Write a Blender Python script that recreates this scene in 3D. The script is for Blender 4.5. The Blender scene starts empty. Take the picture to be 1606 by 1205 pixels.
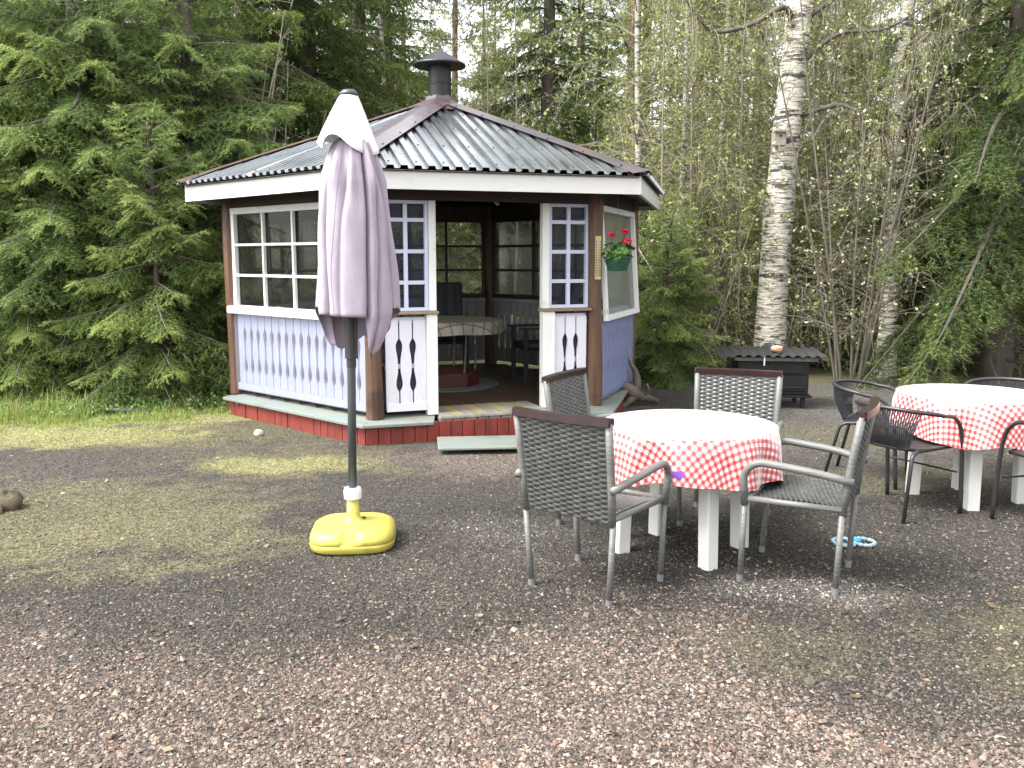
import bpy, math, random
import numpy as np
from mathutils import Matrix, Vector
random.seed(7); rng = np.random.default_rng(7)
PI = math.pi; R_ = math.radians
scene = bpy.context.scene
col = scene.collection

# ---------------------------------------------------------------- camera
FPX, CAMH, PITCH = 1388.3, 1.595, 0.141
cd = bpy.data.cameras.new('camera'); cam = bpy.data.objects.new('camera', cd); col.objects.link(cam)
cam.location = (0, 0, CAMH); cam.rotation_euler = (PI/2 - PITCH, 0, 0)
cd.sensor_width = 36; cd.lens = FPX/1606*36; cd.clip_start = .05; cd.clip_end = 600
scene.camera = cam

# ---------------------------------------------------------------- sky, sun, exposure
SUN_EL, SUN_AZ = R_(54), R_(248)          # azimuth clockwise from +Y: high, from the left and a little behind the viewer
w = bpy.data.worlds.new('World'); scene.world = w; w.use_nodes = True
nt = w.node_tree; bg = nt.nodes['Background']
sky = nt.nodes.new('ShaderNodeTexSky'); sky.sky_type = 'NISHITA'; sky.sun_disc = False
sky.sun_elevation = SUN_EL; sky.sun_rotation = SUN_AZ; sky.dust_density = 3.0; sky.air_density = 1.0
hs = nt.nodes.new('ShaderNodeHueSaturation'); hs.inputs['Saturation'].default_value = .10; hs.inputs['Value'].default_value = 1.0
nt.links.new(sky.outputs[0], hs.inputs['Color']); nt.links.new(hs.outputs[0], bg.inputs[0]); bg.inputs[1].default_value = .15
sl = bpy.data.lights.new('sun', 'SUN'); sl.energy = 1.15; sl.angle = R_(28); sl.color = (1, .97, .92)
sun = bpy.data.objects.new('sun', sl); col.objects.link(sun); sun.location = (0, 0, 30)
sd = Vector((math.sin(SUN_AZ)*math.cos(SUN_EL), math.cos(SUN_AZ)*math.cos(SUN_EL), math.sin(SUN_EL)))
sun.rotation_euler = sd.to_track_quat('Z', 'Y').to_euler()
vs = scene.view_settings; vs.view_transform = 'Standard'; vs.look = 'None'; vs.gamma = 1; vs.exposure = 2.28
vs.use_curve_mapping = False
scene.cycles.max_bounces = 10; scene.cycles.diffuse_bounces = 6; scene.cycles.transparent_max_bounces = 12

# ---------------------------------------------------------------- helpers
def pix(px, py, z=0.0):
    X, Y = px-803, py-602.5
    d = np.array([X/FPX, math.cos(PITCH)-Y/FPX*math.sin(PITCH), -math.sin(PITCH)-Y/FPX*math.cos(PITCH)])
    t = (z-CAMH)/d[2]; return Vector((d[0]*t, d[1]*t, z))
def pixy(px, py, y):
    X, Y = px-803, py-602.5
    d = np.array([X/FPX, math.cos(PITCH)-Y/FPX*math.sin(PITCH), -math.sin(PITCH)-Y/FPX*math.cos(PITCH)])
    t = y/d[1]; return Vector((d[0]*t, y, CAMH+d[2]*t))
def gx(px, y): return (px-803)/FPX*y

def mat(name, c, rough=.6, metal=0., c2=None, scale=6., stretch=(1, 1, 1), contrast=(.35, .65), bump=0., bscale=60., rnd=0.,
        spec=.5, coat=0., attr=False, transl=0., c3=None, scale3=2., con3=(.55, .7), bstretch=(1, 1, 1), sheen=0.):
    m = bpy.data.materials.new(name); m.use_nodes = True; n = m.node_tree.nodes; l = m.node_tree.links
    b = n['Principled BSDF']; b.inputs['Roughness'].default_value = rough; b.inputs['Metallic'].default_value = metal
    b.inputs['Specular IOR Level'].default_value = spec
    if coat: b.inputs['Coat Weight'].default_value = coat; b.inputs['Coat Roughness'].default_value = .25
    if sheen: b.inputs['Sheen Weight'].default_value = sheen; b.inputs['Sheen Roughness'].default_value = .4
    tc = n.new('ShaderNodeTexCoord')
    def noise(sc, st, det=5):
        mp = n.new('ShaderNodeMapping'); mp.inputs['Scale'].default_value = st; l.new(tc.outputs['Object'], mp.inputs[0])
        t = n.new('ShaderNodeTexNoise'); t.inputs['Scale'].default_value = sc; t.inputs['Detail'].default_value = det; l.new(mp.outputs[0], t.inputs['Vector']); return t
    def mix(fac, a, bb):
        x = n.new('ShaderNodeMix'); x.data_type = 'RGBA'
        for s, v in (('Factor', fac), ('A', a), ('B', bb)):
            i = [q for q in x.inputs if q.name == s and q.enabled][0]
            if hasattr(v, 'is_output'): l.new(v, i)
            else: i.default_value = (*v, 1) if isinstance(v, tuple) and len(v) == 3 else v
        return [q for q in x.outputs if q.enabled][0]
    def ramp(fac, lo, hi):
        r = n.new('ShaderNodeMapRange'); r.inputs['From Min'].default_value = lo; r.inputs['From Max'].default_value = hi; l.new(fac, r.inputs[0]); return r.outputs[0]
    if attr:
        a = n.new('ShaderNodeAttribute'); a.attribute_name = 'Col'; cur = a.outputs['Color']
    else:
        cur = None; base = c
    if c2 is not None:
        f = ramp(noise(scale, stretch).outputs['Fac'], *contrast); cur = mix(f, cur if cur is not None else c, c2)
    if c3 is not None:
        f = ramp(noise(scale3, (1, 1, 1)).outputs['Fac'], *con3); cur = mix(f, cur if cur is not None else c, c3)
    if rnd:
        oi = n.new('ShaderNodeObjectInfo'); h = n.new('ShaderNodeHueSaturation')
        h.inputs['Value'].default_value = 1; r = n.new('ShaderNodeMapRange'); r.inputs['To Min'].default_value = 1-rnd; r.inputs['To Max'].default_value = 1+rnd
        l.new(oi.outputs['Random'], r.inputs[0]); l.new(r.outputs[0], h.inputs['Value'])
        if cur is None: h.inputs['Color'].default_value = (*c, 1)
        else: l.new(cur, h.inputs['Color'])
        cur = h.outputs[0]
    if cur is None: b.inputs['Base Color'].default_value = (*c, 1)
    else: l.new(cur, b.inputs['Base Color'])
    if bump:
        bp = n.new('ShaderNodeBump'); bp.inputs['Strength'].default_value = bump; bp.inputs['Distance'].default_value = .01
        l.new(noise(bscale, bstretch, 4).outputs['Fac'], bp.inputs['Height']); l.new(bp.outputs[0], b.inputs['Normal'])
    if transl:
        tr = n.new('ShaderNodeBsdfTranslucent'); ms = n.new('ShaderNodeMixShader'); ms.inputs[0].default_value = transl
        if cur is None: tr.inputs[0].default_value = (*c, 1)
        else: l.new(cur, tr.inputs[0])
        l.new(b.outputs[0], ms.inputs[1]); l.new(tr.outputs[0], ms.inputs[2]); l.new(ms.outputs[0], n['Material Output'].inputs[0])
    return m
def glassmat(name, tint, refl, rough=.05, tr=.9, dif=(.5, .5, .5)):
    """thin sheet: mostly see-through, part haze (diffuse), fresnel reflection"""
    m = bpy.data.materials.new(name); m.use_nodes = True; n = m.node_tree.nodes; l = m.node_tree.links; n.clear()
    o = n.new('ShaderNodeOutputMaterial'); t = n.new('ShaderNodeBsdfTransparent'); t.inputs[0].default_value = (*tint, 1)
    d = n.new('ShaderNodeBsdfDiffuse'); d.inputs[0].default_value = (*dif, 1); t2 = n.new('ShaderNodeBsdfTranslucent'); t2.inputs[0].default_value = (*dif, 1)
    md = n.new('ShaderNodeMixShader'); l.new(d.outputs[0], md.inputs[1]); l.new(t2.outputs[0], md.inputs[2]); md.inputs[0].default_value = .5
    g = n.new('ShaderNodeBsdfGlossy'); g.inputs['Roughness'].default_value = rough
    m1 = n.new('ShaderNodeMixShader'); m1.inputs[0].default_value = 1-tr; l.new(t.outputs[0], m1.inputs[1]); l.new(md.outputs[0], m1.inputs[2])
    f = n.new('ShaderNodeFresnel'); f.inputs[0].default_value = 1.5; mm = n.new('ShaderNodeMath'); mm.operation = 'MULTIPLY'; mm.inputs[1].default_value = refl; l.new(f.outputs[0], mm.inputs[0])
    m2 = n.new('ShaderNodeMixShader'); l.new(mm.outputs[0], m2.inputs[0]); l.new(m1.outputs[0], m2.inputs[1]); l.new(g.outputs[0], m2.inputs[2]); l.new(m2.outputs[0], o.inputs[0])
    return m

class MB:
    def __init__(s): s.v = []; s.f = []
    def quadbox(s, P):            # 8 corners: bottom 0-3, top 4-7
        o = len(s.v); s.v += [tuple(p) for p in P]
        s.f += [tuple(o+i for i in q) for q in ((0, 3, 2, 1), (4, 5, 6, 7), (0, 1, 5, 4), (1, 2, 6, 5), (2, 3, 7, 6), (3, 0, 4, 7))]; return s
    def box(s, x0, x1, y0, y1, z0, z1):
        return s.quadbox([(x0, y0, z0), (x1, y0, z0), (x1, y1, z0), (x0, y1, z0), (x0, y0, z1), (x1, y0, z1), (x1, y1, z1), (x0, y1, z1)])
    def tube(s, pts, rad, n=8, cap=True):
        P = [Vector(p) for p in pts]; k = len(P); rad = rad if hasattr(rad, '__len__') else [rad]*k
        o = len(s.v); t0 = (P[1]-P[0]).normalized(); u = t0.orthogonal().normalized()
        for i in range(k):
            t = (P[min(i+1, k-1)]-P[max(i-1, 0)]).normalized(); u = (u-t*u.dot(t)).normalized(); w_ = t.cross(u)
            for j in range(n):
                a = 2*PI*j/n; s.v.append(tuple(P[i]+(u*math.cos(a)+w_*math.sin(a))*rad[i]))
        for i in range(k-1):
            for j in range(n): s.f.append((o+i*n+j, o+i*n+(j+1) % n, o+(i+1)*n+(j+1) % n, o+(i+1)*n+j))
        if cap: s.f.append(tuple(o+j for j in reversed(range(n)))); s.f.append(tuple(o+(k-1)*n+j for j in range(n)))
        return s
    def lathe(s, prof, n=32, c=(0, 0), rf=None):
        o = len(s.v); k = len(prof)
        for i, (r, z) in enumerate(prof):
            for j in range(n):
                a = 2*PI*j/n; q = rf(a, i) if rf else 1
                s.v.append((c[0]+r*q*math.cos(a), c[1]+r*q*math.sin(a), z))
        for i in range(k-1):
            for j in range(n): s.f.append((o+i*n+j, o+i*n+(j+1) % n, o+(i+1)*n+(j+1) % n, o+(i+1)*n+j))
        if prof[0][0] > 1e-4: s.f.append(tuple(o+j for j in reversed(range(n))))
        if prof[-1][0] > 1e-4: s.f.append(tuple(o+(k-1)*n+j for j in range(n)))
        return s
    def prism(s, poly, d0, d1, ax='y'):     # polygon in (x,z), extruded along y
        o = len(s.v); k = len(poly)
        for d in (d0, d1):
            for (a, b) in poly: s.v.append((a, d, b) if ax == 'y' else (a, b, d))
        s.f.append(tuple(range(o, o+k)) if ax == 'y' else tuple(reversed(range(o, o+k))))
        s.f.append(tuple(reversed(range(o+k, o+2*k))) if ax == 'y' else tuple(range(o+k, o+2*k)))
        for j in range(k):
            q = (o+j, o+k+j, o+k+(j+1) % k, o+(j+1) % k); s.f.append(q if ax == 'y' else tuple(reversed(q)))
        return s
    def grid(s, F, nu, nv, wrap=False):
        o = len(s.v)
        for i in range(nu):
            for j in range(nv): s.v.append(tuple(F(i, j)))
        for i in range(nu if wrap else nu-1):
            for j in range(nv-1):
                i2 = (i+1) % nu; s.f.append((o+i*nv+j, o+i2*nv+j, o+i2*nv+j+1, o+i*nv+j+1))
        return s
    def mesh(s, name, smooth=False):
        me = bpy.data.meshes.new(name); me.from_pydata([tuple(map(float, v)) for v in s.v], [], s.f); me.validate()
        if smooth: me.shade_smooth()
        return me
    def build(s, name, m, parent=None, smooth=False, bevel=0., matrix=None, solid=0.):
        return obj(name, s.mesh(name, smooth), m, parent, matrix, bevel, solid)
def obj(name, me, m, parent=None, matrix=None, bevel=0., solid=0.):
    o = bpy.data.objects.new(name, me); col.objects.link(o)
    if m is not None and not me.materials: me.materials.append(m)
    if parent is not None: o.parent = parent
    if matrix is not None: o.matrix_local = matrix
    if solid: md = o.modifiers.new('solid', 'SOLIDIFY'); md.thickness = solid; md.offset = 0
    if bevel: md = o.modifiers.new('bevel', 'BEVEL'); md.width = bevel; md.segments = 2; md.limit_method = 'ANGLE'
    return o
def bulk(name, V, F, m, parent=None, colr=None, smooth=False, matrix=None):
    """fast mesh from numpy: V (n,3), F (k,3 or 4); colr per vertex"""
    me = bpy.data.meshes.new(name); V = np.asarray(V, np.float32); F = np.asarray(F, np.int32); k = F.shape[1]
    me.vertices.add(len(V)); me.vertices.foreach_set('co', V.ravel())
    me.loops.add(F.size); me.loops.foreach_set('vertex_index', F.ravel())
    me.polygons.add(len(F)); me.polygons.foreach_set('loop_start', np.arange(0, F.size, k, dtype=np.int32))
    me.polygons.foreach_set('use_smooth', np.full(len(F), smooth)); me.update(calc_edges=True)
    if colr is not None:
        a = me.color_attributes.new('Col', 'FLOAT_COLOR', 'POINT'); c4 = np.ones((len(V), 4), np.float32); c4[:, :3] = colr; a.data.foreach_set('color', c4.ravel())
    me.materials.append(m)
    return obj(name, me, None, parent, matrix)
def empty(name, loc=(0, 0, 0), rz=0., parent=None, matrix=None):
    o = bpy.data.objects.new(name, None); col.objects.link(o); o.empty_display_size = .2
    if parent is not None: o.parent = parent
    if matrix is not None: o.matrix_local = matrix
    else: o.location = loc; o.rotation_euler = (0, 0, rz)
    return o
def tag(o, label=None, cat=None, group=None, kind=None):
    for k, v in (('label', label), ('category', cat), ('group', group), ('kind', kind)):
        if v: o[k] = v
    return o
def copy_tree(o, parent=None):
    c = o.copy(); col.objects.link(c)
    if parent is not None: c.parent = parent
    for ch in [q for q in KIDS(o)]: copy_tree(ch, c)
    return c
def KIDS(o): return [q for q in bpy.data.objects if q.parent == o]
def smoothpath(pts, n=6):
    P = [Vector(p) for p in pts]; out = []
    for i in range(len(P)-1):
        a, b, c, d = P[max(i-1, 0)], P[i], P[i+1], P[min(i+2, len(P)-1)]
        for j in range(n):
            t = j/n; out.append(.5*((2*b)+(c-a)*t+(2*a-5*b+4*c-d)*t*t+(3*b-a-3*c+d)*t**3))
    return out+[P[-1]]
def fillet(pts, r=.04, n=4):
    P = [Vector(p) for p in pts]; out = [P[0]]
    for i in range(1, len(P)-1):
        a = (P[i-1]-P[i]); b = (P[i+1]-P[i]); q = min(r, a.length*.49, b.length*.49)
        p0 = P[i]+a.normalized()*q; p1 = P[i]+b.normalized()*q
        for k in range(n+1): t = k/n; out.append(p0*(1-t)**2+P[i]*2*t*(1-t)+p1*t*t)
    return out+[P[-1]]

# value noise for numpy
def vnoise(x, y, sc, seed=0):
    x = np.asarray(x)*sc+seed*17.3; y = np.asarray(y)*sc+seed*9.1
    xi = np.floor(x).astype(np.int64); yi = np.floor(y).astype(np.int64); fx = x-xi; fy = y-yi
    h = lambda a, b: (((a*374761393+b*668265263+seed*69069) ^ ((a*374761393+b*668265263) >> 13))*1274126177 & 0xffffff)/0xffffff
    fx = fx*fx*(3-2*fx); fy = fy*fy*(3-2*fy)
    return (h(xi, yi)*(1-fx)+h(xi+1, yi)*fx)*(1-fy)+(h(xi, yi+1)*(1-fx)+h(xi+1, yi+1)*fx)*fy
def fbm(x, y, sc, seed=0): return (vnoise(x, y, sc, seed)+.5*vnoise(x, y, sc*2.1, seed+1)+.25*vnoise(x, y, sc*4.3, seed+2))/1.75

# ---------------------------------------------------------------- ground
def ell(x, y, cx, cy, rx, ry, seed=0, amp=.5, soft=.26):
    """soft blotch mask, edge broken up by noise"""
    d = np.sqrt(((x-cx)/rx)**2+((y-cy)/ry)**2)+amp*(fbm(x, y, 2.2, seed)-.5)*2+.55*(fbm(x, y, 8.5, seed+60)-.5)*2
    return np.clip((1+soft-d)/(2*soft), 0, 1)
def regions(x, y):
    n1 = fbm(x, y, 1.3, 11); n2 = fbm(x, y, 4., 12)
    edge = 10.25+.35*np.sin(x*.7)+.9*(np.clip(x-1, 0, 4)/4)
    forest = np.clip((y-edge+(n2-.5)*.8)/.6, 0, 1)
    forest = np.maximum(forest, np.clip((-x-3.6-(10-y)*.35+(n2-.5))/.6, 0, 1)*np.clip((y-7.4)/.8, 0, 1))
    pink = np.clip((4.25-y+(n1-.5)*2.0-np.clip(x-.6, 0, 3)*.9+np.clip(-x-.9, 0, 2)*-.15)/.9, 0, 1)
    pink = np.maximum(pink, .8*ell(x, y, .25, 6.9, 1.3, .45, 3)); pink = np.maximum(pink, .7*ell(x, y, .9, 8.6, 1.2, .9, 5))
    moss = np.maximum.reduce([ell(x, y, -2.6, 5.2, 1.15, 1.0, 4, .55), .85*ell(x, y, -1.9, 6.9, .9, .55, 6, .7), .9*ell(x, y, -2.6, 8.1, 1.6, .6, 7, .8), .55*ell(x, y, 2.6, 3.6, .8, .55, 8, .6), .35*ell(x, y, 1.1, 3.5, .35, .25, 9, .7), .5*ell(x, y, 2.6, 6.2, 1.3, .35, 10, .9), .6*ell(x, y, 3.1, 7.9, 2.4, .5, 19, .9)])
    yel = np.maximum.reduce([ell(x, y, -4.1, 7.9, 1.2, .45, 13, .5), .8*ell(x, y, -1.75, 6.75, .55, .25, 14, .6), ell(x, y, -3.3, 8.75, .8, .3, 15, .5), .15*ell(x, y, -2.5, 4.8, .35, .5, 16, .8)])
    grass = np.maximum(ell(x, y, -4.5, 9.1, 1.5, .8, 17, .4), ell(x, y, -3.1, 9.9, .8, .5, 18, .4))
    sand = np.maximum.reduce([.75*ell(x, y, 1.62, 4.05, .2, .14, 21, .6, .6), .5*ell(x, y, 1.3, 4.15, .45, .12, 22, .7, .6), .45*ell(x, y, -.02, 5.1, .35, .22, 23, .7, .6)])
    sand = np.maximum(sand, .35*np.clip((y-7)/1.5, 0, 1)*np.clip((x-1.6)/.8, 0, 1)*(n1*1.4))
    return forest, pink, moss, yel, grass, sand
C_DARK = np.array([.045, .0405, .0345]); C_PINK = np.array([.091, .0745, .0635]); C_MOSS = np.array([.080, .074, .040]); C_YEL = np.array([.175, .165, .068])
C_GRASS = np.array([.18, .20, .06]); C_SAND = np.array([.13, .122, .108]); C_FOR = np.array([.085, .080, .040])
def groundcol(x, y):
    f, p, m, ye, g, s = regions(x, y); c = np.broadcast_to(C_DARK, (*x.shape, 3)).copy()
    br = (fbm(x, y, .9, 31)-.5)*.5; c = c*(1+br[..., None])
    for k, cc in ((p, C_PINK), (s, C_SAND), (f, C_FOR), (m*.75, C_MOSS), (ye*.75, C_YEL), (g*.8, C_GRASS)): c = c*(1-k[..., None])+cc*k[..., None]
    return c
def gz(x, y):
    far = np.clip((np.abs(y-6)-5.5)/8, 0, 1)
    return .028*(fbm(x, y, .8, 41)-.5)+.012*(fbm(x, y, 3.5, 42)-.5)+far*.5*(fbm(x, y, .25, 43)-.45)
xs = np.unique(np.concatenate([np.arange(-6.5, 6.5, .07), np.linspace(-16, -6.5, 60), np.linspace(6.5, 16, 60), np.linspace(-300, -16, 30), np.linspace(16, 300, 30)]))
ys = np.unique(np.concatenate([np.arange(1.6, 12, .07), np.linspace(12, 60, 110), np.linspace(60, 350, 25), np.linspace(-60, 1.6, 30)]))
GX, GY = np.meshgrid(xs, ys, indexing='ij'); nx_, ny_ = GX.shape
V = np.stack([GX, GY, gz(GX, GY)], -1).reshape(-1, 3); I = np.arange(nx_*ny_).reshape(nx_, ny_)
F = np.stack([I[:-1, :-1], I[1:, :-1], I[1:, 1:], I[:-1, 1:]], -1).reshape(-1, 4)
def groundmat():
    m = bpy.data.materials.new('ground_soil'); m.use_nodes = True; n = m.node_tree.nodes; l = m.node_tree.links; b = n['Principled BSDF']
    b.inputs['Roughness'].default_value = .9; b.inputs['Specular IOR Level'].default_value = .25
    a = n.new('ShaderNodeAttribute'); a.attribute_name = 'Col'; tc = n.new('ShaderNodeTexCoord')
    v = n.new('ShaderNodeTexVoronoi'); v.inputs['Scale'].default_value = 85; l.new(tc.outputs['Object'], v.inputs['Vector'])
    sp = n.new('ShaderNodeSeparateColor'); l.new(v.outputs['Color'], sp.inputs[0])
    r = n.new('ShaderNodeMapRange'); r.inputs['To Min'].default_value = .35; r.inputs['To Max'].default_value = 1.75; l.new(sp.outputs[0], r.inputs[0])
    no = n.new('ShaderNodeTexNoise'); no.inputs['Scale'].default_value = 26; no.inputs['Detail'].default_value = 8; no.inputs['Roughness'].default_value = .7; l.new(tc.outputs['Object'], no.inputs['Vector'])
    r2 = n.new('ShaderNodeMapRange'); r2.inputs['From Min'].default_value = .3; r2.inputs['From Max'].default_value = .7; r2.inputs['To Min'].default_value = .55; r2.inputs['To Max'].default_value = 1.45; l.new(no.outputs['Fac'], r2.inputs[0])
    mu = n.new('ShaderNodeMath'); mu.operation = 'MULTIPLY'; l.new(r.outputs[0], mu.inputs[0]); l.new(r2.outputs[0], mu.inputs[1])
    h = n.new('ShaderNodeHueSaturation'); l.new(a.outputs['Color'], h.inputs['Color']); l.new(mu.outputs[0], h.inputs['Value']); l.new(h.outputs[0], b.inputs['Base Color'])
    bp = n.new('ShaderNodeBump'); bp.inputs['Strength'].default_value = .7; bp.inputs['Distance'].default_value = .008; l.new(v.outputs['Distance'], bp.inputs['Height']); bp.invert = True
    l.new(bp.outputs[0], b.inputs['Normal']); return m
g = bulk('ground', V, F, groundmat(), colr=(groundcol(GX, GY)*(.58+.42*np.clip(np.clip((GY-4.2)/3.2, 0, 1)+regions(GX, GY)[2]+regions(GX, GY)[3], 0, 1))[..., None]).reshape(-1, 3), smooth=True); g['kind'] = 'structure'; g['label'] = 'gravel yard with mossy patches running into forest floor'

# loose gravel, crushed stones: denser near the viewer
def gravel(N=120000):
    d = 2.25*np.exp(rng.random(N)**1.15*math.log(9.2/2.25)); x = (rng.random(N)-.5)*1.26*d*1.05; y = d
    f, p, ms, ye, gr, s = regions(x, y)
    keep = rng.random(N) < np.clip(1-.80*ms-.6*ye-.95*gr-f*.8, 0.06, 1)
    # no stones inside the gazebo footprint
    keep &= ((x+.76)**2+(y-9.68)**2 > 2.2**2)
    x, y = x[keep], y[keep]; p, ms, s = p[keep], ms[keep], s[keep]; n = len(x)
    size = rng.lognormal(-5.3, .40, n)*(1+.10*p); big = rng.random(n) < .002; size[big] *= 1.8
    size *= np.clip(1.15-.05*(y-2), .8, 1.15)
    T = np.array([[1, 0, 0], [-1, 0, 0], [0, 1, 0], [0, -1, 0], [0, 0, 1], [0, 0, -1]], float)
    TF = np.array([[0, 2, 4], [2, 1, 4], [1, 3, 4], [3, 0, 4], [2, 0, 5], [1, 2, 5], [3, 1, 5], [0, 3, 5]])
    vv = T[None]*(1+.5*(rng.random((n, 6, 1))-.5))+.35*(rng.random((n, 6, 3))-.5)
    vv *= size[:, None, None]*np.stack([np.ones(n), .6+.4*rng.random(n), .45+.35*rng.random(n)], -1)[:, None]
    a = rng.random(n)*2*PI; t = (rng.random(n)-.5)*1.2; ca, sa, ct, st = np.cos(a), np.sin(a), np.cos(t), np.sin(t)
    X, Y, Z = vv[..., 0], vv[..., 1], vv[..., 2]; X, Z = X*ct[:, None]-Z*st[:, None], X*st[:, None]+Z*ct[:, None]
    X, Y = X*ca[:, None]-Y*sa[:, None], X*sa[:, None]+Y*ca[:, None]
    P = np.stack([X+x[:, None], Y+y[:, None], Z+(gz(x, y)+size*.15)[:, None]], -1).reshape(-1, 3)
    FF = (TF[None]+6*np.arange(n)[:, None, None]).reshape(-1, 3)
    val = rng.lognormal(0, .42, n); c = groundcol(x, y)*1.4*val[:, None]
    hue = rng.random(n); c *= np.where(hue[:, None] < .18, np.array([1.22, .95, .86]), np.where(hue[:, None] > .9, np.array([1.55, 1.47, 1.35]), np.array([1.02, 1., .97])))
    c = np.clip(c, .015, .55)
    m = mat('gravel_stone', (.1, .1, .1), .85, attr=True, spec=.3)
    o = bulk('gravel', P, FF, m, colr=np.repeat(c, 6, 0)); tag(o, 'loose crushed gravel spread over the yard', 'gravel', kind='stuff')
gravel()

# ---------------------------------------------------------------- materials
WHITE = mat('white_paint', (.66, .66, .64), .45, c3=(.40, .385, .34), scale3=8, con3=(.62, .80), c2=(.55, .55, .52), scale=9, stretch=(1, 1, .25), contrast=(.5, .8), bump=.12, bscale=50, bstretch=(1, 1, .15))
WHITEF = mat('white_fascia', (.5704, .5704, .5428), .5, c2=(.4600, .4600, .4232), scale=5, contrast=(.55, .85), bump=.12, bscale=40, bstretch=(.15, .15, 1), c3=(.3680, .3588, .3220), scale3=3.3, con3=(.66, .78))
LAV = mat('pale_lavender_paint', (.48, .51, .63), .5, c2=(.43, .46, .59), scale=12, stretch=(1, 1, .2), contrast=(.4, .8), rnd=.04, bump=.1, bscale=60, bstretch=(1, 1, .1))
SLATW = mat('white_slat_paint', (.56, .55, .60), .5, c3=(.40, .38, .38), scale3=7, con3=(.60, .80), c2=(.47, .46, .51), scale=6, contrast=(.5, .85), rnd=.04, bump=.1, bscale=60, bstretch=(1, 1, .1))
SLATI = mat('shaded_slat_paint', (.22, .215, .215), .6, c2=(.17, .165, .165), scale=6, rnd=.05)  # slat paint of the back balustrades, indoor shade put into the colour
POSTM = mat('brown_stained_log', (.0578, .0245, .0136), .55, c2=(.1088, .0544, .0245), scale=5, stretch=(3, 3, .35), contrast=(.35, .7), bump=.35, bscale=25, bstretch=(2, 2, .15), c3=(.0374, .0150, .0082), scale3=4, con3=(.58, .72))
REDM = mat('falu_red_paint', (.185, .0235, .0125), .7, c2=(.115, .0150, .0095), scale=6, stretch=(2, 2, .5), rnd=.12, bump=.3, bscale=60, bstretch=(1, 1, .2))
LEDGE = mat('weathered_grey_green_board', (.1496, .1768, .1632), .6, c2=(.1836, .1836, .1428), scale=3.5, contrast=(.4, .75), bump=.2, bscale=40, c3=(.1020, .1258, .1258), scale3=5, con3=(.55, .75))
PLANKG = mat('grey_plank', (.2640, .2640, .2240), .7, c2=(.1840, .1840, .1600), scale=14, stretch=(2, .12, 1), bump=.3, bscale=40, bstretch=(1, .1, 1), rnd=.08)
PLANKY = mat('yellowish_plank', (.2890, .2125, .0765), .65, c2=(.3230, .2805, .1615), scale=14, stretch=(2, .12, 1), bump=.3, bscale=40, bstretch=(1, .1, 1), rnd=.08)
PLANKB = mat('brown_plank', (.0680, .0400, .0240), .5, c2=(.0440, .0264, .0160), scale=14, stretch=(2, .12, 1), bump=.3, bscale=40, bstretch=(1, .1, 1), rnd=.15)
RAWWOOD = mat('bare_wood', (.24, .18, .12), .7, c2=(.17, .12, .075), scale=10, stretch=(.3, 2, 2), bump=.3, bscale=50)
ROOFM = mat('dark_corrugated_steel', (.4420, .4675, .4930), .24, .95, c2=(.2890, .3060, .3230), scale=3, contrast=(.45, .75), bump=.04, bscale=30, spec=.5, c3=(.0595, .0595, .0638), scale3=2.1, con3=(.60, .78))
CAPM = mat('worn_ridge_metal', (.26, .23, .27), .30, .7, c2=(.20, .17, .19), scale=5, contrast=(.4, .7), c3=(.16, .03, .035), scale3=1.7, con3=(.60, .68))
CAPD = mat('dark_ridge_metal', (.11, .095, .105), .38, .6, c2=(.17, .10, .11), scale=4, contrast=(.45, .7))
CAPB = mat('brown_ridge_metal', (.07, .045, .038), .5, .3, c2=(.12, .07, .05), scale=4)
SOOT = mat('sooty_black_steel', (.0060, .0060, .0065), .5, .2, c2=(.0150, .0150, .0160), scale=14, stretch=(1, 1, .25), contrast=(.5, .75), bump=.2, bscale=40)
COWL = mat('black_painted_cowl', (.0180, .0180, .0198), .42, .3, c2=(.0360, .0360, .0384), scale=9, contrast=(.5, .8), bump=.25, bscale=60)
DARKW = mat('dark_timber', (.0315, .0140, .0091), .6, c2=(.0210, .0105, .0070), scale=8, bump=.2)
GLASS = glassmat('window_glass', (.86, .90, .87), .45, .02, .97)
FILM = glassmat('ribbed_dark_plastic', (.50, .52, .72), .5, .15, .90, (.22, .23, .36))
RIBBED = glassmat('clear_ribbed_plastic', (.96, .96, 1.), .8, .18, .80, (.78, .79, .92))
RIBBLUE = glassmat('blue_ribbed_plastic', (.74, .78, .95), .8, .22, .60, (.52, .57, .78))
HAZY = glassmat('hazy_window_plastic', (.86, .92, .82), .6, .2, .82, (.42, .48, .34))
HAZE2 = glassmat('hazy_side_plastic', (.82, .88, .80), .7, .2, .55, (.50, .54, .49))
STEEL = mat('grey_steel', (.35, .35, .36), .35, .8)
SCREW = mat('dark_screw', (.02, .02, .02), .5)

# ---------------------------------------------------------------- gazebo
GC = Vector((-.7606, 9.6815, 0)); GA = .2237; ZF, ZR, ZE, ZT, ZAP = .22, 1.10, 2.150, 2.304, 3.235
RE, RB, RP = 2.583, 2.30, 2.134
gaz = empty('garden_gazebo', GC); tag(gaz, 'hexagonal wooden garden gazebo with dark corrugated roof, black flue and pale lavender railings', 'gazebo')
def hv(k, r, z=0): a = -GA+k*PI/3; return Vector((r*math.sin(a), -r*math.cos(a), z))
PV = [Vector((-1.205, 7.666, 0))-GC, Vector((.779, 8.406, 0))-GC, Vector((1.321, 9.928, 0))-GC, hv(3, RP), hv(4, RP), Vector((-2.872, 9.171, 0))-GC]
def fm(A, B):
    e = (B-A); L = e.length; e = e/L; inn = Vector((-e.y, e.x, 0))
    M = Matrix(((e.x, inn.x, 0, A.x), (e.y, inn.y, 0, A.y), (0, 0, 1, 0), (0, 0, 0, 1))); return M, L
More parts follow.
